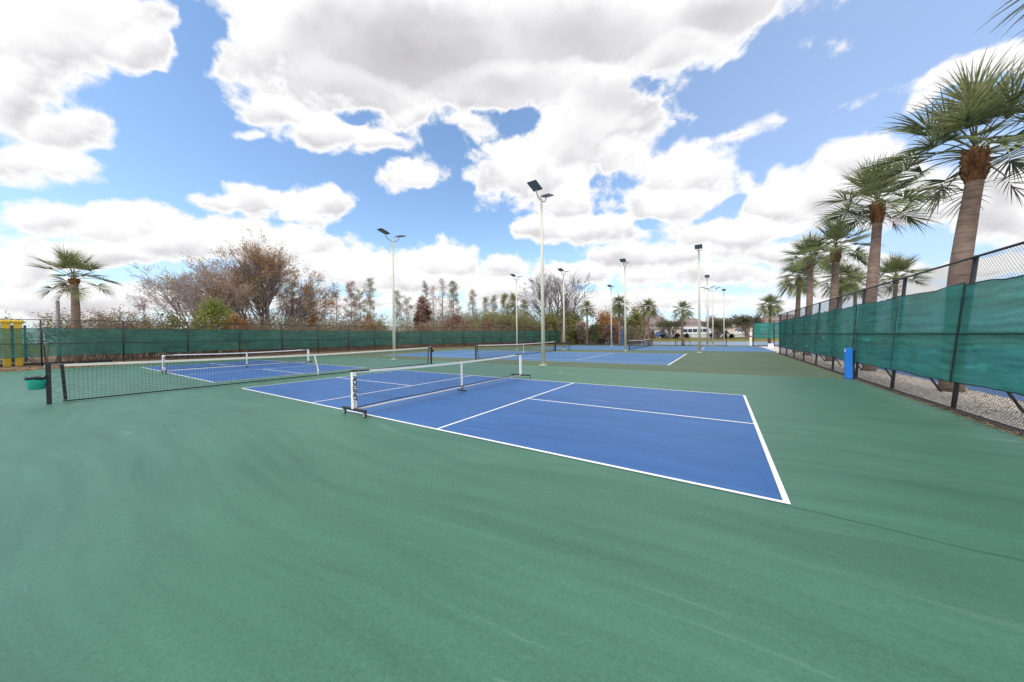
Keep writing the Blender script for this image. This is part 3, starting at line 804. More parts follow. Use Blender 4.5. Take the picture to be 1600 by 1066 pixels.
b = MB(); b.tube((0.02,0,4.5),(.02,0,4.54),.09,.07,n=12); b.build('cap', M['wood_grey'], t)

# gravel stones, fallen leaves
rr = random.Random(11); b = MB()
for i in range(9500):
    y = 2.2+26*rr.random()**1.7; x = rr.uniform(16.76,18.40); s = rr.uniform(.011,.026)*(1+.02*(y-3))
    k = len(b.v); a = rr.uniform(0,6.28)
    ax, ay, az = s*rr.uniform(.7,1.3), s*rr.uniform(.7,1.3), s*rr.uniform(.5,.9)
    for dx,dy,dz in ((1,0,.1),(.2,1,-.1),(-1,.1,.1),(0,-1,0),(0.1,0,1),(0,.1,-1)):
        dx, dy = dx*ax, dy*ay
        b.v.append((x+dx*math.cos(a)-dy*math.sin(a), y+dx*math.sin(a)+dy*math.cos(a), -.008+az*.5+dz*az))
    for q in ((0,1,4),(1,2,4),(2,3,4),(3,0,4),(1,0,5),(2,1,5),(3,2,5),(0,3,5)): b.face(tuple(k+j for j in q))
tag(b.build('gravel', M['gravel']), kind='stuff')
def leaves_on(name, n, area, seed, size=(.03,.08), mat='litter'):
    rr = random.Random(seed); b = MB()
    for i in range(n):
        x, y = area(rr); s = rr.uniform(*size); a = rr.uniform(0,6.28); t1 = rr.uniform(-.3,.3); z = .014+rr.random()*.02
        c, d = math.cos(a)*s, math.sin(a)*s
        b.quad((x-c,y-d,z),(x+d*.45,y-c*.45,z+s*t1),(x+c,y+d,z+.004),(x-d*.45,y+c*.45,z-s*t1*.2))
    return tag(b.build(name, M[mat]), kind='stuff')
leaves_on('leaf_litter', 1500, lambda r: (16.6-abs(r.gauss(0,.09)), 2.5+20*r.random()**2.2), 4, (.012,.034))
def la(r):
    y = r.uniform(-10,46)
    if y < 24: xe = -21.6+ (1.8*(1-(y+10)/20) if y < 10 else 0); x = -24+ (xe+24+.25)*r.random()**.8
    else:
        t = (y-24)/26; x = -24+13*t+2.6*r.random()**.9
    return x, y
leaves_on('leaf_litter', 7000, la, 6, (.05,.13))
# a scatter of pale scraps on the green apron
b = MB()
for x, y, s in ((7.28,8.5,.09),(-6.4,12.6,.05)):
    b.quad((x-s,y,.016),(x,y-s*.5,.022),(x+s,y+.02,.017),(x,y+s*.6,.02))
tag(b.build('leaf_litter', M['white_plastic']), kind='stuff')
# ------------------------------------------------------------------ palms
UP = Vector((0,0,1))
def frond(b, o, az, el, pl, fr_, droop, rr, nleaf=54):
    d = Vector((math.cos(az)*math.cos(el), math.sin(az)*math.cos(el), math.sin(el)))
    pts = [o.copy()]; p = o.copy()
    for i in range(5):
        p = p+d*(pl/5); pts.append(p.copy()); d = (d-UP*droop*.115).normalized()
    b.path(pts, [.026,.022,.019,.016,.014,.012], n=4, caps=False)
    side = d.cross(UP)
    side = side.normalized() if side.length > .05 else Vector((math.sin(az),-math.cos(az),0))
    roll = rr.uniform(-.35,.35); nrm = side.cross(d).normalized()
    side = (side*math.cos(roll)+nrm*math.sin(roll)).normalized(); nrm = side.cross(d).normalized()
    for i in range(nleaf):
        t = -1+2*i/(nleaf-1); th = t*R(118)+rr.uniform(-.03,.03)
        cb = max(0, math.cos(th)); base = p+d*(.34*fr_*cb*(.6+.4*rr.random()))-UP*.05*fr_*cb*cb*droop
        ld = (d*math.cos(th)+side*math.sin(th)+nrm*(.28*abs(math.sin(th))+rr.uniform(-.07,.07))).normalized()
        L = fr_*(.66+.3*cb)*rr.uniform(.82,1.12); w = .019*fr_/.95
        q = base; k0 = len(b.v); seg = 5; sag = (.35+.6*droop)*rr.uniform(.6,1.7)
        for s in range(seg+1):
            u = s/seg; ww = w*(.55+.9*u if u < .35 else .865*(1-u)/.65+.06)
            wv = nrm.cross(ld).normalized(); tw = (nrm*(.45 if i % 2 else -.45)+wv).normalized()
            b.v.append(tuple(q+tw*ww)); b.v.append(tuple(q-tw*ww))
            q = q+ld*(L/seg); ld = (ld-UP*(.03+.52*u*u)*sag).normalized()
        for s in range(seg): b.face((k0+2*s,k0+2*s+1,k0+2*s+3,k0+2*s+2))
def crown_mesh(seed, n=30, pl=.92, fr_=1.10, lo=-16, gaps=0., heavy=0.):
    rr = random.Random(seed); b = MB()
    for i in range(n):
        u = i/(n-1); az = i*2.39996+rr.uniform(-.25,.25)
        if gaps and math.sin(az*2+seed) > 1-gaps and u > .3: continue
        el = R(84+(lo-84)*u**.85+rr.uniform(-9,9))
        o = Vector((math.cos(az)*.09*u, math.sin(az)*.09*u, .30-.42*u))
        frond(b, o, az, el, pl*(.72+.4*u)*rr.uniform(.9,1.1), fr_*rr.uniform(.88,1.1), .35+.95*u+heavy+rr.uniform(-.15,.15), rr)
    b.mi = 1
    for i in range(3):
        az = rr.uniform(0,6.28); frond(b, Vector((0,0,-.2)), az, R(-38), pl*.8, fr_*.7, 1.6, rr, 20)
    b.mi = 0
    return b
CROWN = []
def crown_obj(i, parent, loc, sc, rz):
    o = bpy.data.objects.new('crown', CROWN[i]); COL.objects.link(o); o.parent = parent; o.location = loc
    o.scale = (sc,)*3; o.rotation_euler = (0,0,rz); return o
for sd, kw in ((1,dict(n=27,lo=4)),(2,dict(n=27,lo=-14)),(3,dict(n=27,pl=1.0,lo=6,fr_=1.15)),(4,dict(n=26,gaps=.35,lo=-16,pl=1.25,fr_=1.12)),(5,dict(n=24,lo=-6,pl=.88)),(6,dict(n=40,lo=-34,pl=.85,fr_=1.0,heavy=.5)),(7,dict(n=34,lo=-26,pl=.95,fr_=1.0,heavy=.4))):
    o = crown_mesh(sd, **kw).build('crown_source', [M['frond'],M['frond_old']]); CROWN.append(o.data); bpy.data.objects.remove(o)
def palm(loc, h, top, cr, sc, rz, label, group, r=.19, boots=.62, seed=0, flare=1.25):
    """h = height where the fronds start; top = sideways shift of the trunk there"""
    t = thing('palm_tree', label, 'palm', loc, 0, group); rr = random.Random(seed)
    hb = h-boots; pts = []; rad = []; n = 14
    for i in range(n+1):
        u = i/n; z = hb*u
        pts.append((top[0]*(u**1.3)+.03*math.sin(u*5+seed), top[1]*(u**1.3)+.03*math.cos(u*4+seed), z-.03))
        rad.append(r*((flare-1)*math.exp(-u*9)+1-.16*u+.10*math.exp(-((u-.62)/.16)**2)+.02*math.sin(u*23+seed)))
    b = MB(); b.path(pts, rad, n=20); b.build('trunk', M['palm_bark'], t)
    b = MB(); x0, y0, _ = pts[-1]; r0 = rad[-1]
    b.path([(x0,y0,hb-.06),(x0,y0,hb+.05),(x0,y0,hb+boots*.5),(x0,y0,h-.05),(x0,y0,h+.12)], [r0*.95,r0*1.06,r0*1.14,r0*1.08,r0*.7], n=16)
    for i in range(120):                                          # criss-crossed stubs of old leaf stalks
        a = i*2.39996; z = hb-.02+boots*(i/120); rr_ = r0*(1.02+.14*math.sin(math.pi*i/120))
        w = .055; c, s = math.cos(a), math.sin(a); L = rr.uniform(.11,.2); sl = rr.choice((-1,1))*rr.uniform(.02,.09)
        o = Vector((x0+c*rr_,y0+s*rr_,z)); tan = Vector((-s,c,0)); out = Vector((c,s,0))
        p = [o-tan*w, o+tan*w, o+tan*(w*.55+sl)+out*.055+UP*L, o+tan*(-w*.55+sl)+out*.055+UP*L]
        k = len(b.v); b.v += [tuple(q) for q in p]+[tuple(p[2]-out*.03),tuple(p[3]-out*.03)]
        b.face((k,k+1,k+2,k+3)); b.face((k+3,k+2,k+4,k+5))
    b.build('old_leaf_bases', M['boots'], t)
    crown_obj(cr, t, (x0,y0,h), sc, rz)
    return t
g = 'palms in the gravel strip behind the leaning fence'
palm((18.05,3.75,-.03), 6.8, (.3,.1), 0, .92, .4, 'palm cut off by the top right corner of the view, only frond tips showing', g, seed=1)
palm((17.86,9.35,-.03), 6.05, (.40,.06), 2, .93, 2.2, 'biggest palm, tall thick trunk behind the near end of the shade cloth', g, .178, .68, 2)
palm((17.88,14.75,-.03), 6.7, (.30,.35), 0, .88, 1.1, 'second biggest palm, next beyond the biggest one', g, .168, .7, 3)
palm((17.88,20.0,-.03), 6.05, (.25,.3), 1, .86, 3.0, 'palm with rust coloured collar just left of the second biggest', g, .17, .66, 4)
palm((17.88,25.4,-.03), 6.6, (.2,.25), 4, .86, .2, 'second palm from the left in the row behind the shade cloth', g, .17, .6, 5)
palm((17.9,29.6,-.03), 5.8, (.25,.1), 5, .84, 5.1, 'leftmost palm of the row behind the shade cloth', g, .16, .6, 6)
g = 'palms farther back right of the fence'
palm((22.0,37.2,-.03), 6.3, (.2,.0), 5, .95, .9, 'darker palm half hidden between two trunks of the row', g, .17, .6, 7)
palm((27.4,54.5,-.03), 7.4, (.1,.2), 1, 1.25, 2.4, 'far yellowish palm low between the second biggest palm and its left neighbour', g, .19, .6, 8)
palm((28.2,46.4,-.03), 7.2, (.2,.1), 2, 1.2, 4.2, 'far palm peeping out right of the second biggest trunk', g, .19, .6, 9)
palm((-26.7,-1.72,-.03), 6.15, (-.1,.0), 3, 1.0, 2.9, 'lone palm with spread paddle fronds behind the screen at far left', 'palm at the left', .215, .3, 10, 1.1)
g = 'palms beyond the far end of the courts'
palm((-10.0,47.4,-.03), 5.2, (.05,.0), 6, .80, 1.0, 'small shaggy palm before the foot of the big bare tree', g, .15, .4, 11)
palm((-5.7,47.6,-.03), 5.9, (.1,.0), 6, .86, 2.0, 'slim palm standing clear between the bare tree and the slim light pole', g, .15, .4, 12)
palm((-.35,47.6,-.03), 6.3, (.0,.0), 5, .95, .3, 'bushy palm behind the slim light pole', g, .19, .6, 13)
palm((3.95,47.2,-.03), 5.5, (.05,.0), 5, .88, 3.3, 'palm standing over the farthest net, before the houses', g, .15, .4, 14)
palm((8.55,46.4,-.03), 4.8, (.0,.0), 6, .82, 4.4, 'palm just left of the T headed pole, before the oaks', g, .15, .4, 15)
palm((18.1,47.2,-.03), 4.9, (.05,.0), 5, .88, 5.2, 'palm above the green corner panel at the end of the leaning fence', g, .16, .5, 16)

# ------------------------------------------------------------------ bare and leafy trees
def rot_about(d, ang, az):
    t = Vector((0,0,1)) if abs(d.z) < .9 else Vector((1,0,0))
    u = d.cross(t).normalized(); w = d.cross(u)
    return (d*math.cos(ang)+(u*math.cos(az)+w*math.sin(az))*math.sin(ang)).normalized()
def grow(b, tips, p, d, L, r, lvl, mx, rr, kids, ang, trop, wob, shrink=.62, rmin=.008):
    seg = 5 if lvl == 0 else (4 if lvl < 3 else 2); pts = [p.copy()]; rad = [r]; q = p.copy(); dd = d.copy(); ev = []
    for i in range(seg):
        dd = (dd+Vector((rr.gauss(0,wob),rr.gauss(0,wob),rr.gauss(0,wob)+trop*.25))).normalized()
        q = q+dd*(L/seg); pts.append(q.copy()); rad.append(r*(1-.72*(i+1)/seg) if lvl else r*(1-.5*(i+1)/seg)); ev.append((q.copy(),dd.copy(),rad[-1],(i+1)/seg))
    n = 8 if lvl == 0 else (5 if lvl < 2 else 3)
    b.path(pts, rad, n=n, caps=False, smooth=lvl < 2)
    if lvl >= mx-1: tips += [(e[0],e[1],lvl) for e in ev]
    if lvl < mx:
        k = kids[min(lvl,len(kids)-1)]
        for c in range(k):
            t = rr.uniform(.28,1.) if lvl else rr.uniform(.35,1.)
            i = min(seg-1, int(t*seg)); pp, pd, pr, _ = ev[i]; pa = pts[i]
            base = pa.lerp(pp, rr.random())
            nd = rot_about(pd, R(rr.uniform(*ang)), rr.uniform(0,6.28))
            grow(b, tips, base, nd, L*shrink*rr.uniform(.75,1.2)*(1.15-.4*t), max(rmin,pr*.8), lvl+1, mx, rr, kids, ang, trop, wob, shrink, rmin)
def leafquads(b, pts, rr, n, spread, size, flat=.5):
    for i in range(n):
        p, d, _ = pts[rr.randrange(len(pts))]
        q = p+Vector((rr.gauss(0,spread),rr.gauss(0,spread),rr.gauss(0,spread*.8)))
        s = rr.uniform(*size); u = Vector((rr.gauss(0,1),rr.gauss(0,1),rr.gauss(0,flat))).normalized()
        w = u.cross(Vector((rr.gauss(0,1),rr.gauss(0,1),rr.gauss(0,1)))).normalized()*s*.5; u = u*s
        b.quad(q-u, q+w, q+u, q-w)
def tree(name, label, group, loc, seed, stems, kids, mx, ang, trop, wob, bark, leaf=None, nleaf=0, lsp=.3, lsz=(.06,.12), filt=None, shrink=.62, leaf2=None, nleaf2=0, filt2=None, cat='tree', rmin=.008):
    """stems: list of (dx,dy,dir,length,radius)"""
    t = thing(name, label, cat, loc, 0, group); rr = random.Random(seed); b = MB(); tips = []
    for dx,dy,d,L,r in stems: grow(b, tips, Vector((dx,dy,-.1)), Vector(d).normalized(), L, r, 0, mx, rr, kids, ang, trop, wob, shrink, rmin)
    b.build('trunk', M[bark], t)
    if leaf and nleaf:
        l = MB(); tp = [q for q in tips if filt(q[0])] if filt else tips
        if tp:
            leafquads(l, tp, rr, nleaf, lsp, lsz); l.mi = 1
            if leaf2:
                tp2 = [q for q in tips if filt2(q[0])] if filt2 else tips
                if tp2: leafquads(l, tp2, rr, nleaf2, lsp, lsz)
            l.build('crown', [M[leaf]]+([M[leaf2]] if leaf2 else []), t)
    return t
# the big round crowned tree: several stems fanning from one foot
rr = random.Random(21); st = []
for i in range(13):
    a = i*2.4; e = (.05,.3,.55,.8)[i%4]; st.append((math.cos(a)*.35,math.sin(a)*.35,(math.cos(a)*e,math.sin(a)*e,1), 9.8-2.0*e, .15-.05*e))
tree('bare_tree', 'largest tree at left, round many stemmed crown of rust brown leaves and bare twigs', 'trees behind the left fence', (-36.,13.2,0), 22, st, [9,7,5,4], 4, (18,44), .30, .07, 'bark',
     'rust_leaf', 15000, .26, (.06,.13), lambda p: p.z > 5 and mnoise.noise(p*.4) > -.15, .52, 'olive_leaf', 3000, lambda p: 2.5 < p.z < 9 and p.y < -1, rmin=.013)
st = []
for i in range(9):
    a = i*2.4; e = (.08,.35,.65)[i%3]; st.append((math.cos(a)*.3,math.sin(a)*.3,(math.cos(a)*e,math.sin(a)*e,1), 7.4-1.2*e, .11-.04*e))
tree('bare_tree', 'mauve grey twiggy tree with reddish leaves, left of the largest tree', 'trees behind the left fence', (-35.,7.6,0), 31, st, [8,6,5,4], 4, (20,48), .22, .09, 'bark_pale',
     'mauve_leaf', 4200, .24, (.05,.11), lambda p: p.z > 3, .53, 'rust_leaf', 3200, lambda p: p.z > 4 and p.y > -1.2, rmin=.012)
tree('bare_tree', 'dark crooked tree with drooping bare twigs, right of the low mauve bush', 'trees behind the left fence', (-33.2,4.6,0), 33,
     [(0,0,(0,-.2,1),4.6,.20),(0,-.3,(.1,-.8,.9),4.5,.12)], [6,6,5,4], 4, (28,62), -.08, .16, 'bark', 'mauve_leaf', 1200, .2, (.05,.1), None, .56)
tree('bare_bush', 'low flat topped mauve grey bush right of the lone palm', 'bushes behind the left fence', (-33.,.1,0), 41,
     [(math.cos(a)*.3,math.sin(a)*.5,(math.cos(a)*.5,math.sin(a)*.6,1),3.6,.06) for a in (0,1,2,3,4,5)], [7,5,4], 3, (22,55), .12, .12, 'bark_brown', 'mauve_leaf', 2600, .2, (.05,.10), None, .55, cat='bush')
tree('bare_bush', 'sparse yellowish bush behind the timber pole', 'bushes behind the left fence', (-33.,-2.9,0), 42,
     [(math.cos(a)*.3,math.sin(a)*.5,(math.cos(a)*.5,math.sin(a)*.7,1),2.9,.05) for a in (0,1,2,3,4,5)], [7,5,4], 3, (22,60), .05, .14, 'bark_brown', 'olive_leaf', 1500, .22, (.06,.11), None, .55, cat='bush')
tree('bare_bush', 'grey bush of bare twigs left of the crooked tree', 'bushes behind the left fence', (-33.5,2.3,0), 43,
     [(math.cos(a)*.3,math.sin(a)*.5,(math.cos(a)*.5,math.sin(a)*.7,1),2.6,.05) for a in (0,1,2,3,4,5)], [7,5,4], 3, (22,60), .05, .14, 'bark_brown', 'mauve_leaf', 1800, .2, (.05,.10), None, .55, cat='bush')

def mound(name, label, group, loc, r, h, leaf, n, seed, size=(.07,.15), lumps=9, cat='bush', stems=6, shell=.55, bark='bark_brown'):
    """a bush: leaves gathered on many small lumps, with gaps between"""
    t = thing(name, label, cat, loc, 0, group); rr = random.Random(seed); b = MB(); tops = []
    for i in range(lumps*3):
        a = rr.uniform(0,6.28); v = rr.random()**.8; z = h*(.12+.84*v); q = rr.random()**.5*(1-v**1.6)**.6*rr.uniform(.8,1.15)
        tops.append((Vector((math.cos(a)*r*q, math.sin(a)*r*q, z)), rr.uniform(.14,.30)*min(r,h)))
    for i in range(stems):
        c, _ = tops[i]; b.path([(rr.uniform(-.1,.1)*r,rr.uniform(-.1,.1)*r,-.05), tuple(c*.5+Vector((0,0,.1))), tuple(c)], [.05,.035,.012], n=5, caps=False)
    for i in range(stems*4):
        c, _ = tops[rr.randrange(len(tops))]; s = Vector((c.x*.4,c.y*.4,c.z*.3)); b.path([tuple(s), tuple(c*.8+Vector((rr.gauss(0,.1),rr.gauss(0,.1),0))), tuple(c+Vector((rr.gauss(0,.2),rr.gauss(0,.2),.2)))], [.014,.010,.005], n=3, caps=False)
    b.build('stems', M[bark], t)
    l = MB()
    for i in range(n):
        c, cr = tops[rr.randrange(len(tops))]
        v = Vector((rr.gauss(0,1),rr.gauss(0,1),rr.gauss(0,1)))*cr*(.55+.25*shell)
        p = c+v
        if p.z < .05: continue
        s = rr.uniform(*size); u = (Vector((rr.gauss(0,1),rr.gauss(0,1),rr.gauss(0,.6)))).normalized()
        w = u.cross(Vector((rr.gauss(0,1),rr.gauss(0,1),rr.gauss(0,1)))).normalized()*s*.5; u = u*s
        l.quad(p-u,p+w,p+u,p-w)
    l.build('crown', M[leaf], t); return t
g = 'bushes behind the left fence'
mound('shrub', 'bright lime green shrub in front of the largest tree', g, (-29.5,6.6,0), 2.3, 5.3, 'lime_leaf', 3400, 51, (.07,.14), 10)
mound('shrub', 'orange brown shrub at the foot of the largest tree', g, (-28.4,7.9,0), 1.8, 4.1, 'orange_leaf', 2600, 52, (.06,.12), 10)
mound('shrub', 'orange olive shrub right of the largest tree', g, (-32.,17.2,0), 1.7, 4.6, 'orange_leaf', 2000, 53, (.07,.13), 9)
mound('shrub', 'low olive shrub left of the lime green one', g, (-29.,3.6,0), 1.6, 3.9, 'olive_leaf', 1500, 54, (.06,.12), 9)
mound('shrub', 'small russet shrub below the thin trees', g, (-33,25.6,0), 2.0, 5.2, 'orange_leaf', 2200, 56, (.07,.14), 9)
mound('shrub', 'small yellow shrub below the thin trees', g, (-33.5,27.8,0), 1.5, 4.4, 'yellowgreen', 1600, 57, (.07,.14), 9)
mound('vine_mound', 'tall brown vine smothered tree right of the second tallest light pole', 'vine covered mounds', (-31.,34.6,0), 2.0, 8.6, 'vine', 9000, 61, (.07,.20), 16, 'bush', 8, .35)
mound('vine_mound', 'low brown mound of dead vines right of the tall vine smothered tree', 'vine covered mounds', (-28.5,40.5,0), 3.2, 5.4, 'vine', 7000, 62, (.08,.22), 14, 'bush', 8, .35)
mound('vine_mound', 'lower brown vine mound below the yellow green trees', 'vine covered mounds', (-24.5,44.3,0), 2.8, 4.6, 'vine', 5000, 63, (.08,.22), 12, 'bush', 8, .35)
g = 'bushes at the far end'
mound('shrub', 'olive hedge bush behind the chain link, below the big bare tree', g, (-15.,52.8,0), 3.6, 5.8, 'yellowgreen', 5000, 64, (.10,.2), 12)
mound('shrub', 'broad yellow green bush right of the big bare tree', g, (-10.2,53,0), 2.6, 5.7, 'yellowgreen', 5000, 65, (.10,.2), 12)
mound('shrub', 'russet hedge bush right of the slim palm', g, (-4.6,53,0), 3.6, 5.1, 'orange_leaf', 5500, 66, (.10,.2), 12)
mound('shrub', 'dark green low shrub at the end of the green screen', g, (-8.3,47.4,0), 1.3, 2.5, 'shrub_leaf', 2600, 67, (.08,.15), 9)
mound('shrub', 'dark bush in the chain link fence below the slim palm', g, (-4.8,48.4,0), 1.5, 3.3, 'shrub_leaf', 2600, 68, (.08,.16), 9)
mound('shrub', 'mauve twiggy bush left of the slim palm', g, (-7.3,49.4,0), 1.5, 4.1, 'mauve_leaf', 2600, 69, (.08,.16), 9)
mound('shrub', 'brown bush left of the bushy palm', g, (-2.3,49.6,0), 1.6, 3.2, 'vine', 2600, 70, (.08,.16), 9)
mound('shrub', 'yellow bush behind the bushy palm', g, (.6,54,0), 1.6, 6.2, 'yellowgreen', 3200, 71, (.10,.2), 10)
mound('shrub', 'red brown bush before the hipped roof', g, (-.2,62,0), 2.4, 5.4, 'orange_leaf', 2600, 72, (.12,.22), 10)

# thin bare cypresses: straight stem, short raised branches, tufts thicker near the top
def cypress(label, group, loc, h, w, seed, leaf, n, bark='bark_pale', low=.3, tuft=.16, name='cypress_tree'):
    t = thing(name, label, 'tree', loc, 0, group); rr = random.Random(seed); b = MB(); tips = []
    lean_ = rr.uniform(-.03,.03)
    b.path([(lean_*h*u, .1*math.sin(u*4+seed), h*u) for u in [i/8 for i in range(9)]], [.014*h*(1-.9*i/8) for i in range(9)], n=6, caps=False)
    nb = int(h*3.6)
    for i in range(nb):
        u = low+(1-low)*(i/nb)**.9; z = h*u; a = rr.uniform(0,6.28)
        L = w*.5*(1.25-1.0*u)*rr.uniform(.5,1.3)+.15
        d = Vector((math.cos(a),math.sin(a),rr.uniform(.25,1.0))).normalized(); p = Vector((lean_*h*u,0,z))
        e = p+d*L; m = p.lerp(e,.5)+Vector((0,0,-.05*L)); b.path([tuple(p),tuple(m),tuple(e)], [.022,.014,.005], n=3, caps=False)
        tips.append((e,d,0)); tips.append((m,d,0))
        for k in range(4):
            d2 = rot_about(d, R(rr.uniform(25,60)), rr.uniform(0,6.28)); q = p.lerp(e, rr.uniform(.4,1)); e2 = q+d2*L*.45
            b.path([tuple(q),tuple(e2)], [.009,.003], n=3, caps=False); tips.append((e2,d2,0))
    b.build('trunk', M[bark], t)
    l = MB(); leafquads(l, tips, rr, int(n*3.2), tuft*1.2, (.04,.10), .9); l.build('crown', M[leaf], t); return t
g = 'thin trees behind the left fence'
for lab, x, y, h, w, sd, lf, n in [
    ('thin mauve tree hard against the right side of the largest tree', -38,17.2,9.6,3.2,1,'scrub',1200),
    ('thin pinkish tree, first clear of the largest tree', -38,19.6,9.3,2.8,2,'mauve_leaf',1500),
    ('thinnest bare tree, a single stem with a small tuft', -38,21.6,9.5,1.3,3,'needle',260),
    ('bare grey thin tree right of the thinnest one', -38,23.2,9.1,2.0,4,'mauve_leaf',500),
    ('tall russet pink thin tree in the middle of the thin group', -38,25.7,10.7,2.9,5,'mauve_leaf',1800),
    ('thin tree with yellow leaves low down, left of the tallest thin one', -38,27.3,9.6,2.6,6,'yellowgreen',900),
    ('tallest thin tree left of the second light pole, dark tufts up its stem', -38,29.1,11.9,2.5,7,'needle',1500),
    ('grey tufted tree just right of the second tallest light pole', -38,34.6,10.3,2.2,8,'needle',1200),
    ('spreading grey bare tree left of the tall vine smothered tree', -38,37.0,9.4,3.8,9,'needle',900)]:
    cypress(lab, g, (x,y,-.03), h, w, sd+70, lf, n)
g = 'tall trees beyond the corner of the fence'
for lab, x, y, h, w, sd, lf, n in [
    ('tall grey tree rising straight behind the vine smothered tree', -46.9,50,15,3.0,1,'needle',2000),
    ('tall bare tree right beside the one behind the vine smothered tree', -44.7,50,13.8,2.6,2,'mauve_leaf',900),
    ('tallest tufted tree of the corner group, with open bare stem', -41.9,50,15.2,2.6,3,'needle',1100),
    ('dense grey green spire, widest of the corner group', -38.2,50,14.2,3.4,4,'needle',3400),
    ('pale pointed tree alone right of the dense spire', -32.5,50,11.6,3.0,5,'needle',1700),
    ('small round headed tree between the pointed one and the yellow green ones', -28.8,50,10,2.8,6,'needle',1500),
    ('dark topped tree rising over the yellow green ones', -26.5,50,10.1,2.2,7,'needle',1500),
    ('olive spire at the right of the yellow green ones', -24.3,50.5,10.3,2.8,8,'yellowgreen',2400),
    ('brown spire crossed by the light pole before the tree line', -21.7,50,9.9,2.8,9,'scrub',2800),
    ('short brown tree right of that light pole', -19.6,50.5,8.6,2.6,10,'needle',2000)]:
    cypress(lab, g, (x,y,-.03), h, w, sd+90, lf, n, 'bark', .22, .2)
g = 'yellow green trees beyond the corner of the fence'
for lab, x, y, h, sd in [('yellow green many stemmed tree left of the olive spire', -25.4,46.6,7.4,1),('yellow green many stemmed tree under the olive spire', -22.6,46.8,7.8,2),('yellow green many stemmed tree low before the brown spire', -19.8,48.5,7.,3),('yellow green many stemmed tree behind the low vine mound', -28.6,47.5,7.,4)]:
    tree('leafy_tree', lab, g, (x,y,0), 110+sd, [(math.cos(a)*.3,math.sin(a)*.3,(math.cos(a)*.35,math.sin(a)*.35,1),4.6,.08) for a in (0,1.2,2.4,3.6,4.8)], [7,5,4], 3, (20,48), .2, .1, 'bark', 'yellowgreen', 3600, .25, (.07,.14), lambda p: p.z > 2.2, .55)
st = []
for i in range(9):
    a = i*2.4; e = (.1,.45,.8)[i%3]; st.append((math.cos(a)*.25,math.sin(a)*.25,(math.cos(a)*e,math.sin(a)*e,1), 10.4-1.2*e, .24-.05*(i%3)))
tree('bare_tree', 'big leafless grey tree with a fan of bare branches behind the slim pole, centre', 'trees at the far end', (-16.0,56,0), 121, st, [7,5,4,4], 4, (18,42), .20, .07, 'bark_dark', None, 0, shrink=.56, rmin=.02)
tree('bare_tree', 'hazy mauve bare tree behind the bushy palm', 'trees at the far end', (.5,60,0), 123, [(0,0,(0,0,1),5.5,.14),(.3,0,(.4,.1,1),5,.1),(-.3,0,(-.3,.1,1),5.2,.1)], [7,5,4,3], 4, (25,55), .1, .1, 'bark_pale', 'mauve_leaf', 1500, .3, (.08,.15), None, .56)
tree('leafy_tree', 'olive leafy tree between the slim palm and the bushy palm', 'trees at the far end', (-4.0,60,0), 124, [(0,0,(0,0,1),4.6,.14),(.3,0,(.5,.1,1),4.2,.1),(-.3,0,(-.5,.1,1),4.2,.1)], [7,5,4], 3, (25,60), .1, .1, 'bark', 'olive_leaf', 3000, .4, (.1,.2), None, .58)
g = 'oaks along the road'
def oak(lab, loc, h, w, seed, n):
    st = [(0,0,(0,0,1),h*.45,.2)]+[(0,0,(w*.085*math.cos(a),w*.085*math.sin(a),1.),h*.60,.12) for a in (.3,1.5,2.8,4.,5.2)]
    tree('oak_tree', lab, g, loc, seed, st, [6,6,4], 3, (25,58), .06, .09, 'bark', 'oak_leaf', n, .36, (.09,.19), lambda p: p.z > h*.47, .56)
oak('broad oak behind the palm that stands over the farthest net', (2.8,80,.5), 6.4, 7.5, 131, 4600)
oak('dark oak right of the light pole cluster', (12.6,80,.5), 5.8, 6, 132, 4600)
oak('wide browner oak left of the green corner panel', (17.9,80,.5), 6.3, 9, 133, 5200)
g = 'clipped hedge bushes along the road'
for lab, x, w in [('clipped dark hedge bush left of the broad oak trunk',-1.1,.75),('widest clipped dark hedge bush under the broad oak',1.2,1.15),('clipped dark hedge bush right of the broad oak trunk',4.3,1.0),
        ('clipped dark hedge bush left of the light pole cluster',6.3,.75),('clipped dark hedge bush right of the light pole cluster',11.4,.85),('small clipped dark bush before the white wall',13.9,.55),('smaller clipped dark bush beside it, before the white wall',15.1,.5)]:
    mound('hedge_bush', lab, g, (x,82.2,.62), w, 1.05 if w > .6 else .75, 'hedge_leaf', 1500, int(x*10)+200, (.06,.13), 10, 'hedge', 5, .4)
# undergrowth behind the left fence and tree line beyond
b = MB(); rr = random.Random(77)
def twig_mass(n, area, h0, h1, r, size):
    for i in range(n):
        x, y = area(rr); h = rr.uniform(h0,h1); a = rr.uniform(0,6.28); l = rr.uniform(.1,.5)*h
        m = (x+math.cos(a)*l*.4,y+math.sin(a)*l*.4,h*.6); e = (x+math.cos(a)*l,y+math.sin(a)*l,h)
        b.mi = 0; b.path([(x,y,-.05),m,e], [r,r*.7,r*.3], n=3, caps=False, smooth=False)
        for k in range(4):
            t = rr.uniform(.35,1); q = Vector((x,y,0)).lerp(Vector(e),t); dv = Vector((rr.gauss(0,1),rr.gauss(0,1),rr.uniform(.2,1.3))).normalized()*rr.uniform(.3,.9)
            b.path([tuple(q),tuple(q+dv)], [r*.4,r*.15], n=3, caps=False, smooth=False)
            b.mi = 1
            for j in range(2):
                c = q+dv*rr.uniform(.4,1.05)+Vector((rr.gauss(0,.12),rr.gauss(0,.12),rr.gauss(0,.1))); s = rr.uniform(*size)
                u = Vector((rr.gauss(0,1),rr.gauss(0,1),rr.gauss(0,.6))).normalized(); w = u.cross(Vector((rr.gauss(0,1),rr.gauss(0,1),rr.gauss(0,1)))).normalized()*s*.5
                b.quad(c-u*s,c+w,c+u*s,c-w)
            b.mi = 0
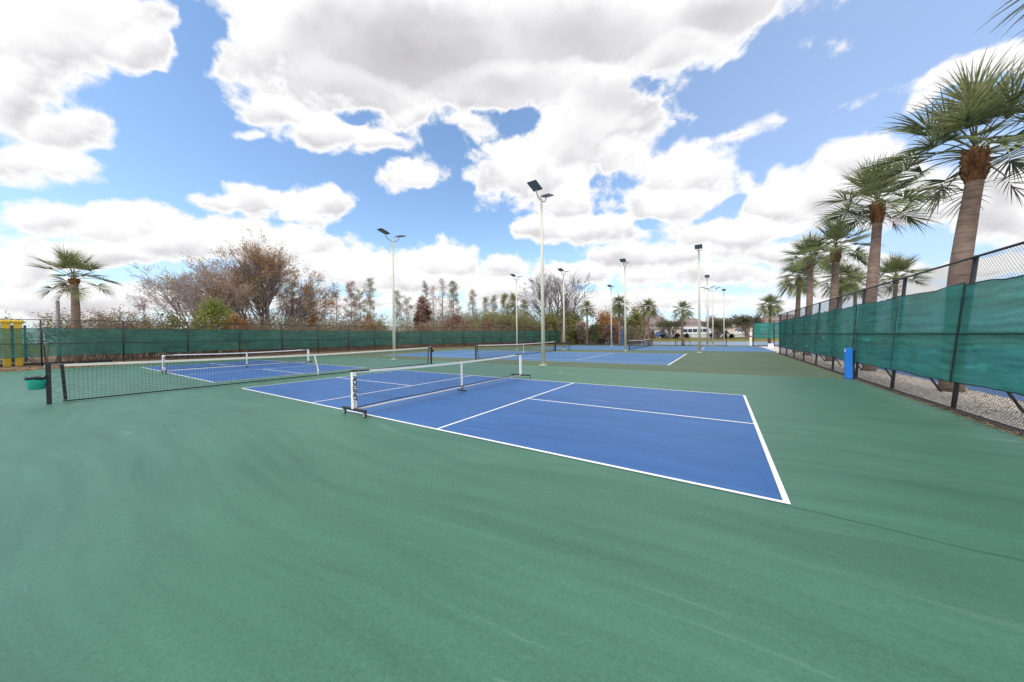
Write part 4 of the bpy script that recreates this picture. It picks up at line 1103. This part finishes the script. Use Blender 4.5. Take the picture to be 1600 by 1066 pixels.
def ua(r):
    y = r.uniform(-2,52)
    xe = -27.5 if y < 24 else -24+13*(y-24)/26-4.5
    return xe-8*r.random(), y
twig_mass(4000, ua, 1.2, 4.0, .016, (.07,.15))
def uc(r):
    y = r.uniform(13,54); return (-40-8*r.random(), y) if y < 36 else (-40+1.35*(y-36)+r.uniform(-5,5), y+4)
twig_mass(2600, uc, 2.5, 6.6, .018, (.08,.17))
def ub(r): return r.uniform(-12,2), r.uniform(49,56)
twig_mass(700, ub, 1.2, 3.2, .018, (.08,.16))
tag(b.build('undergrowth', [M['bark_brown'],M['scrub']]), kind='stuff')
b = MB()
def ud(r):
    t = r.random(); return -50+36*t+r.uniform(-3,3), 46+13*t+r.uniform(-2,5)
twig_mass(2400, ud, 3.4, 7.8, .022, (.10,.20))
tag(b.build('undergrowth', [M['bark'],M['needle']]), kind='stuff')
b = MB(); rr = random.Random(78)
for i in range(5200):
    q = rr.random(); x = -150+160*q; y = 135+rr.uniform(-6,10); h = (4.2+2.0*mnoise.noise((x*.07,0,3))+1.5*mnoise.noise((x*.25,1,3)))
    z = h*rr.random()**.6; s = rr.uniform(.25,.6); p = Vector((x,y,z))
    u = Vector((rr.gauss(0,1),rr.gauss(0,1),rr.gauss(0,1))).normalized(); w = u.cross(Vector((rr.gauss(0,1),rr.gauss(0,1),rr.gauss(0,1)))).normalized()*s*.6
    b.quad(p-u*s,p+w,p+u*s,p-w)
tag(b.build('treeline', M['olive_leaf']), kind='stuff')

# ------------------------------------------------------------------ houses, wall and vehicles along the road
def house(label, loc, w, d, wall_h, roof_h, rz, door_x, wins):
    t = thing('house', label, 'house', loc, rz, 'houses beyond the road')
    b = MB(); b.box(-w/2,-d/2,0,w/2,d/2,wall_h); b.build('wall', M['stucco'], t)
    b = MB(); o = .5; k = len(b.v); rl = max(.5, w-d)/2
    b.v += [(-w/2-o,-d/2-o,wall_h-.05),(w/2+o,-d/2-o,wall_h-.05),(w/2+o,d/2+o,wall_h-.05),(-w/2-o,d/2+o,wall_h-.05),(-rl,0,wall_h+roof_h),(rl,0,wall_h+roof_h)]
    for q in ((0,1,5,4),(1,2,5),(2,3,4,5),(3,0,4),(3,2,1,0)): b.face(tuple(k+i for i in q))
    b.build('roof', M['roof'], t)
    b = MB(); b.box(-w/2-o,-d/2-o-.03,wall_h-.22,w/2+o,-d/2-o+.03,wall_h-.04); b.build('fascia', M['white_wall'], t)
    for x in wins:
        b = MB(); b.box(x-.75,-d/2-.05,.9,x+.75,-d/2-.003,2.2); f = b.build('window', M['white_wall'], t)
        b = MB(); b.box(x-.66,-d/2-.06,.98,x+.66,-d/2-.052,2.12); b.build('pane', M['glass'], f)
    b = MB(); b.box(door_x-.5,-d/2-.06,0,door_x+.5,-d/2-.003,2.1); b.build('door', M['navy'], t)
    return t
house('house with high rose brown hipped roof left of the broad oak', (-4.6,102,.7), 12, 10, 2.9, 4.6, 0, 1, (-4,-1.6,3.6))
house('house with pinkish roof behind the broad oak', (5.2,104,.7), 13, 10, 3.0, 2.6, 0, 3, (-4,-1,5))
house('house with brown roof behind the light pole cluster', (13.,105,.7), 13, 10, 3.0, 2.4, 0, -3, (-5,0,4))
house('house with dark rose roof behind the wide browner oak', (26,104,.7), 15, 10, 3.0, 2.6, 0, 0, (-5,4))
t = thing('white_wall', 'long low white wall along the road, behind the clipped hedges', 'wall', (0,84.8,.72))
b = MB(); b.box(1.5,0,-.1,24,.2,.75); b.build('panel', M['white_wall'], t); b = MB(); b.box(1.45,-.04,.75,24.05,.24,.83); b.build('coping', M['white_wall'], t)
def vehicle(name, label, cat, loc, L, W, H, mat, bus=False):
    t = thing(name, label, cat, loc, 0)
    b = MB(); hw = W/2
    if bus: prof = [(-L/2,.35),(L/2,.35),(L/2,1.2),(L/2-.25,H-.1),(L/2-.5,H),(-L/2+.2,H),(-L/2,H-.2)]
    else: prof = [(-L/2,.3),(L/2,.3),(L/2,.75),(L/2-.9,.92),(L/2-1.5,H),(-L/2+.9,H),(-L/2+.25,.95),(-L/2,.85)]
    k = len(b.v); n = len(prof)
    for y in (-hw,hw):
        for x, z in prof: b.v.append((x,y*(1 if z < 1.0 else .92),z))
    b.face(tuple(k+i for i in range(n))); b.face(tuple(k+n+i for i in range(n-1,-1,-1)))
    for i in range(n): j=(i+1)%n; b.face((k+j,k+i,k+n+i,k+n+j))
    b.build('body', M[mat], t)
    if bus: ws = [(-L/2+.4+i*1.05,-L/2+1.3+i*1.05) for i in range(int((L-1)/1.05))]; z0, z1 = 1.35, 2.15
    else: ws = [(-L/2+.85,-.05),(.02,L/2-1.55)]; z0, z1 = 1.0, H-.1
    for a, c in ws:
        b = MB(); b.box(a,-hw*.965-.02,z0,c,-hw*.95,z1) if bus else b.box(a,-hw*.95-.01,z0,c,-hw*.92,z1); b.build('window', M['glass'], t)
    for x in (-L*.31,L*.31):
        for s in (-1,1):
            b = MB(); b.tube((x,s*(hw-.2),.33),(x,s*(hw+.01),.33),.33,n=16); w = b.build('wheel', M['rubber'], t)
            b = MB(); b.tube((x,s*(hw+.0),.33),(x,s*(hw+.02),.33),.19,n=12); b.build('rim', M['chrome'], w)
    return t
vehicle('minibus', 'white minibus with a row of dark windows left of the T headed pole', 'bus', (8.0,88.4,.7), 6.4, 2.2, 2.75, 'car_white', True)
vehicle('parked_car', 'white parked car beside the wide browner oak', 'car', (17.6,88.2,.7), 4.4, 1.8, 1.7, 'car_white')
vehicle('parked_car', 'blue parked car left of the palm over the farthest net', 'car', (.3,88.3,.7), 4.4, 1.8, 1.6, 'car_blue')
vehicle('parked_car', 'dark parked car behind the basketball post', 'car', (-6.6,88.6,.7), 4.4, 1.8, 1.6, 'car_dark')
vehicle('parked_car', 'dark parked car right of the dark oak', 'car', (13.6,88.5,.7), 4.4, 1.8, 1.6, 'car_dark')
b = MB()
for i in range(9):
    x = -3.6+i*.62; b.box(x-.04,56.0,0,x+.04,56.08,1.6)
for z in (.3,.9,1.5): b.box(-3.7,56.02,z,1.5,56.06,z+.09)
tag(b.build('rail_fence', M['wood_grey']), 'low dark rail fence below the red brown bush, behind the far chain link', 'fence')

# ------------------------------------------------------------------ sky, sun, camera
EL, AZ = 50., 196.
w = bpy.data.worlds.new('World'); scene.world = w; w.use_nodes = True
nt = w.node_tree; nt.nodes.clear(); L = nt.links
w.cycles.sampling_method = 'MANUAL'; w.cycles.sample_map_resolution = 512
out = N(nt,'ShaderNodeOutputWorld'); bg = N(nt,'ShaderNodeBackground'); L.new(bg.outputs[0], out.inputs[0])
BGS = .10; bg.inputs['Strength'].default_value = BGS
sky = N(nt,'ShaderNodeTexSky', sky_type='NISHITA'); sky.sun_disc = False
sky.sun_elevation = R(EL); sky.sun_rotation = R(AZ); sky.air_density = 1.; sky.dust_density = .6; sky.ozone_density = 1.4
dirn = N(nt,'ShaderNodeTexCoord').outputs['Generated']
CLOUDS = [(-88.0,29.1,8.4,3.1,41,1.00),(-82.2,30.9,3.5,2.1,43,0.90),(-90.2,23.2,4.6,2.4,73,1.00),(-87.0,21.2,3.4,2.2,33,0.95),(-88.6,17.6,4.2,1.9,11,0.85),(-79.8,35.0,2.5,1.4,13,0.50),(-64.7,39.2,11.1,3.4,36,1.00),(-50.2,41.6,22.6,7.1,12,1.30),(-21.2,43.0,22.2,5.8,-9,1.05),(-58.2,35.7,13.2,4.2,3,1.00),(-33.7,38.6,19.3,4.3,-0,1.00),(-0.2,40.2,9.0,3.4,-12,1.10),(-7.1,37.7,7.4,3.4,-0,0.90),(-16.0,35.4,10.6,5.2,2,1.00),(-21.4,31.2,9.7,6.0,14,1.05),(-28.2,27.0,9.6,4.9,-4,1.05),(-15.0,28.3,4.2,2.9,-18,0.90),(-22.6,22.9,7.2,3.8,-6,0.90),(-68.5,30.4,4.3,1.8,13,0.80),(-62.0,29.6,6.1,2.4,10,0.90),(-56.0,29.2,3.5,1.6,14,0.70),(-48.3,33.8,5.4,2.5,11,0.80),(-40.1,33.3,4.7,2.0,4,0.80),(-10.0,31.4,4.5,2.0,13,0.60),(-50.6,25.6,4.6,1.9,9,0.75),(-72.2,27.0,1.5,0.5,23,0.45),(-75.0,17.8,3.3,1.2,17,0.75),(-70.2,19.3,4.2,2.1,12,1.00),(-63.5,20.1,3.5,2.0,17,1.00),(-66.8,17.8,4.7,1.2,6,0.80),(-88.0,12.4,3.3,1.7,22,0.90),(-83.3,13.1,5.3,2.4,18,1.10),(-77.5,12.7,7.0,2.9,14,1.10),(-69.6,13.2,8.8,3.4,11,1.10),(-64.1,10.7,8.4,3.0,7,1.00),(-54.9,10.9,7.8,3.9,5,1.05),(-45.4,12.7,6.6,3.6,3,1.05),(-48.7,9.6,11.5,2.4,2,0.95),(-85.6,9.2,6.5,1.3,11,1.00),(-90.5,7.5,2.5,1.8,76,1.00),(-82.5,4.8,11.8,1.9,5,0.90),(-55.0,5.6,21.5,1.9,1,0.90),(-33.0,12.0,5.1,2.4,-1,0.70),(-33.1,8.1,10.2,3.4,-1,0.85),(-4.9,23.6,6.1,3.6,-20,1.10),(-6.8,19.8,7.4,3.5,-13,1.10),(-18.3,17.9,9.2,2.4,-6,1.00),(-27.7,19.1,4.5,2.4,-3,0.90),(7.6,17.5,5.1,3.5,-31,1.15),(2.8,14.2,8.6,2.7,-12,1.10),(-10.1,12.8,11.4,2.2,-6,1.00),(-23.9,10.9,9.9,2.2,-3,0.90),(14.2,20.0,3.5,2.5,-44,1.10),(11.4,17.4,5.4,3.4,-30,1.10),(16.7,15.4,5.7,3.8,-37,1.20),(21.4,12.7,6.1,3.3,-27,1.20),(24.3,13.1,4.9,2.8,-78,1.10),(21.8,24.8,3.5,1.0,-0,0.95),(24.6,24.4,1.8,1.1,-46,0.90),(18.3,23.7,1.3,0.9,2,0.50),(5.7,26.7,12.0,0.4,-3,0.12),(9.0,10.0,7.0,2.1,-11,1.00),(-2.8,8.9,12.8,2.1,-6,0.90),(-11.2,5.5,24.3,1.9,-3,0.90),(13.7,5.8,7.0,2.3,-8,0.90),(22.6,6.5,4.0,1.0,11,0.90),(23.7,3.8,4.2,1.2,-8,0.90)]
GAPS = [(-77.3,34.2,4.8,1.7,71,0.60),(-77.8,28.5,3.6,2.1,41,0.40),(4.3,33.0,3.4,2.6,-20,0.40),(-9.5,36.0,5.6,2.7,8,0.62),(-32.6,34.1,6.0,2.0,-1,0.55),(-45.1,31.8,6.5,1.8,6,0.50),(-58.1,32.2,3.3,1.3,16,0.50),(-86.6,31.3,2.2,0.7,39,0.30),(19.0,10.2,3.8,1.8,11,0.55),(-14.0,32.8,3.4,1.4,26,0.35),(-1.1,17.6,3.8,1.3,11,0.35),(-18.3,23.4,3.1,2.6,30,0.40),(8.4,12.3,3.7,1.0,1,0.35),(-22.7,14.4,5.4,1.5,-4,0.40),(5.0,20.3,2.4,1.4,-81,0.30),(-10.1,17.5,5.5,1.0,2,0.35)]

def cloud_group():
    g = bpy.data.node_groups.new('cloud_field','ShaderNodeTree')
    g.interface.new_socket('Vector', in_out='INPUT', socket_type='NodeSocketVector')
    g.interface.new_socket('Field', in_out='OUTPUT', socket_type='NodeSocketFloat')
    g.interface.new_socket('Height', in_out='OUTPUT', socket_type='NodeSocketFloat')
    g.interface.new_socket('Bulk', in_out='OUTPUT', socket_type='NodeSocketFloat')
    gi = g.nodes.new('NodeGroupInput'); go = g.nodes.new('NodeGroupOutput')
    v = gi.outputs[0]
    wn = noise_node(g, v, 7., 3, .55)
    ws = N(g,'ShaderNodeVectorMath', operation='SUBTRACT'); g.links.new(wn.outputs[1], ws.inputs[0]); ws.inputs[1].default_value = (.5,.5,.5)
    wm = N(g,'ShaderNodeVectorMath', operation='MULTIPLY_ADD'); g.links.new(ws.outputs[0], wm.inputs[0]); wm.inputs[1].default_value = (.07,.07,.05); g.links.new(v, wm.inputs[2])
    vv = wm.outputs[0]
    wn2 = noise_node(g, v, 16., 4, .6)
    ws2 = N(g,'ShaderNodeVectorMath', operation='SUBTRACT'); g.links.new(wn2.outputs[1], ws2.inputs[0]); ws2.inputs[1].default_value = (.5,.5,.5)
    wm2 = N(g,'ShaderNodeVectorMath', operation='MULTIPLY_ADD'); g.links.new(ws2.outputs[0], wm2.inputs[0]); wm2.inputs[1].default_value = (.055,.055,.045); g.links.new(vv, wm2.inputs[2])
    def blob(az, el, a, c, tilt, k, vv=vv):
        az, el, tilt = R(az), R(el), R(tilt)
        e = Vector((math.cos(az),-math.sin(az),0)); d = Vector((math.sin(az)*math.cos(el),math.cos(az)*math.cos(el),math.sin(el))); u = e.cross(d)
        r_ = (e*math.cos(tilt)+u*math.sin(tilt))/math.sin(R(a)); s_ = (u*math.cos(tilt)-e*math.sin(tilt))/math.sin(R(c))
        o = []
        for q in (r_,s_):
            n = N(g,'ShaderNodeVectorMath', operation='DOT_PRODUCT'); g.links.new(vv, n.inputs[0]); n.inputs[1].default_value = tuple(q); o.append(n.outputs['Value'])
        x = mathn(g,'MULTIPLY',o[0],o[0]); r2 = mathn(g,'MULTIPLY_ADD',o[1],o[1],x)
        return mathn(g,'MULTIPLY_ADD', mathn(g,'POWER', r2, .62), -k*.85, k), o[1]          # k at the middle, 0 near the rim; height within the cloud
    cur = None
    for b_ in CLOUDS:
        f, y = blob(*b_)
        if cur is None: cur, cy = f, y
        else:
            win = mathn(g,'MULTIPLY_ADD', mathn(g,'SUBTRACT',f,cur), 2.2, .5, clamp=True)
            cy = mathn(g,'MULTIPLY_ADD', mathn(g,'SUBTRACT',y,cy), win, cy)
            m = N(g,'ShaderNodeMath', operation='SMOOTH_MAX'); g.links.new(cur,m.inputs[0]); g.links.new(f,m.inputs[1]); m.inputs[2].default_value = .22; cur = m.outputs[0]
    cur = mathn(g,'MAXIMUM',cur,-.9)
    hol = None
    for b_ in GAPS:
        f = mathn(g,'MAXIMUM', blob(*b_, vv=wm2.outputs[0])[0], 0.); hol = f if hol is None else mathn(g,'ADD',hol,f)
    bulk = cur
    cur = mathn(g,'MULTIPLY_ADD',hol,-1.5,mathn(g,'MINIMUM',cur,.80))
    # cauliflower heads: rounded cells on several scales, broken up by finer noise
    def cells(scale, det, loc):
        n = N(g,'ShaderNodeTexVoronoi', feature='F1'); n.inputs['Scale'].default_value = scale
        n.inputs['Detail'].default_value = det; n.inputs['Roughness'].default_value = .52; n.normalize = True
        g.links.new(mapping(g, wm2.outputs[0], (1,1,1.25), loc=loc), n.inputs['Vector']); return n.outputs['Distance']
    c1 = cells(10., 2., (0,0,0))
    n1 = noise_node(g, mapping(g, v, (1,1,1.3)), 11., 7, .62, .2)
    n2 = noise_node(g, mapping(g, v, (1,1,1.3), loc=(3,1,2)), 3.6, 3, .5)
    # unseen broken cloud added behind the viewer to light surfaces facing the camera
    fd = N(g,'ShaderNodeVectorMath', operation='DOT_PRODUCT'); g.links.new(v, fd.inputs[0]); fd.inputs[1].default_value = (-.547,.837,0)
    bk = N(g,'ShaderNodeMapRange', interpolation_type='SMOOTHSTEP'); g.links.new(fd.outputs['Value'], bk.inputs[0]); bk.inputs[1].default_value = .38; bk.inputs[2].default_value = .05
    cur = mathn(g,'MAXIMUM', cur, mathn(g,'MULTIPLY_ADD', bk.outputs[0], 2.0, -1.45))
    f = mathn(g,'MULTIPLY_ADD', mathn(g,'SUBTRACT',.42,c1), 1.5, cur)
    f = mathn(g,'MULTIPLY_ADD', mathn(g,'SUBTRACT',n1.outputs[0],.5), 1.9, f)
    f = mathn(g,'MULTIPLY_ADD', mathn(g,'SUBTRACT',n2.outputs[0],.5), .9, f)
    g.links.new(f, go.inputs[0]); g.links.new(cy, go.inputs[1]); g.links.new(bulk, go.inputs[2]); return g
G = cloud_group()
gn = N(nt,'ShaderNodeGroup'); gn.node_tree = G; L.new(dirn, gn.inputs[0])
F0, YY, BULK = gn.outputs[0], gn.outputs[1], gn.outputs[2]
sunv = Vector((math.sin(R(AZ))*math.cos(R(EL)),math.cos(R(AZ))*math.cos(R(EL)),math.sin(R(EL))))
def smooth(x, a, b_):
    m = N(nt,'ShaderNodeMapRange', interpolation_type='SMOOTHSTEP'); L.new(x, m.inputs[0]); m.inputs[1].default_value = a; m.inputs[2].default_value = b_; return m.outputs[0]
alpha = smooth(F0, .05, .48)
sep = N(nt,'ShaderNodeSeparateXYZ'); L.new(dirn, sep.inputs[0])
mott = noise_node(nt, mapping(nt, dirn, (1,1,1.4), loc=(5,2,1)), 7.5, 5, .58)
yy = mathn(nt,'MULTIPLY_ADD', mathn(nt,'SUBTRACT',mott.outputs[0],.5), 2.6, YY)
lit = smooth(yy, -.9, .38)
thin = smooth(F0, .9, .25)                                        # thin edges let the light through and stay white
hi = smooth(sep.outputs[2], .40, .66)
thick = mathn(nt,'MULTIPLY', smooth(mathn(nt,'MULTIPLY_ADD',mathn(nt,'SUBTRACT',mott.outputs[0],.5),1.3,BULK), .45, 1.25), hi)
sh0 = mathn(nt,'MAXIMUM', lit, thin)
shade = mathn(nt,'MULTIPLY_ADD', thick, -.47, mathn(nt,'MULTIPLY_ADD', sh0, .50, .50), clamp=True)
ccol = ramp(nt, shade, [(.20,(.53,.52,.54)),(.50,(.66,.65,.67)),(.72,(.84,.835,.855)),(.93,(1.,1.,1.))])
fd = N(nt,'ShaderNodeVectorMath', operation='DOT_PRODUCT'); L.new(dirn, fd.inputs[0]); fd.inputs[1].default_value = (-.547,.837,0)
back = smooth(fd.outputs['Value'], .38, -.1)                      # added cloud behind the viewer is brightened, as fill for camera-facing surfaces
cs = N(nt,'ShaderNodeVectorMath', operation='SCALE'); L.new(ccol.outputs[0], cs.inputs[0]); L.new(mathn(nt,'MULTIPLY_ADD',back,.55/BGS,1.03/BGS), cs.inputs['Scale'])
# the blue: Nishita, a little brighter, paling towards the horizon
sk = N(nt,'ShaderNodeVectorMath', operation='MULTIPLY'); L.new(sky.outputs[0], sk.inputs[0]); sk.inputs[1].default_value = (2.15,2.35,2.45)
hz = smooth(sep.outputs[2], .30, .0)
skc = mixc(nt, mathn(nt,'MULTIPLY',hz,.55), sk.outputs[0], (.62/BGS,.77/BGS,.97/BGS))
gl = N(nt,'ShaderNodeVectorMath', operation='DOT_PRODUCT'); L.new(dirn, gl.inputs[0]); gl.inputs[1].default_value = (math.sin(R(62)),math.cos(R(62)),.25)
skc = mixc(nt, mathn(nt,'MULTIPLY',smooth(gl.outputs['Value'], -.1, .95),.62), skc, (.50/BGS,.66/BGS,1.0/BGS))   # haze-like brightening painted into the blue towards the north-east
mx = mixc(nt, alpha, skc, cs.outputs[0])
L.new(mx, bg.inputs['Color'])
sl = bpy.data.lights.new('sun','SUN'); sl.energy = 1.9; sl.angle = R(9); sl.color = (1,.955,.89)
so = bpy.data.objects.new('sun', sl); COL.objects.link(so); so.rotation_euler = (-sunv).to_track_quat('-Z','Y').to_euler(); so.location = (0,0,30)

cam = bpy.data.cameras.new('camera'); co = bpy.data.objects.new('camera', cam); COL.objects.link(co); scene.camera = co
cam.sensor_fit = 'HORIZONTAL'; cam.sensor_width = 36.; cam.lens = 36*496.49/1600; cam.clip_start = .05; cam.clip_end = 3000
yaw, pitch, roll = -.5789019, -.0142082, -.0130829
Fv = Vector((math.sin(yaw)*math.cos(pitch), math.cos(yaw)*math.cos(pitch), math.sin(pitch)))
Rv = Fv.cross(UP).normalized(); Uv = Rv.cross(Fv)
R2 = Rv*math.cos(roll)+Uv*math.sin(roll); U2 = Uv*math.cos(roll)-Rv*math.sin(roll)
mw = Matrix(((R2.x,U2.x,-Fv.x,12.8755),(R2.y,U2.y,-Fv.y,-3.7455),(R2.z,U2.z,-Fv.z,1.5599),(0,0,0,1)))
co.matrix_world = mw
scene.view_settings.view_transform = 'Standard'; scene.view_settings.look = 'None'
scene.view_settings.exposure = 0.; scene.view_settings.gamma = 1.
scene.cycles.max_bounces = 8; scene.cycles.transparent_max_bounces = 24; scene.cycles.diffuse_bounces = 3; scene.cycles.use_denoising = True
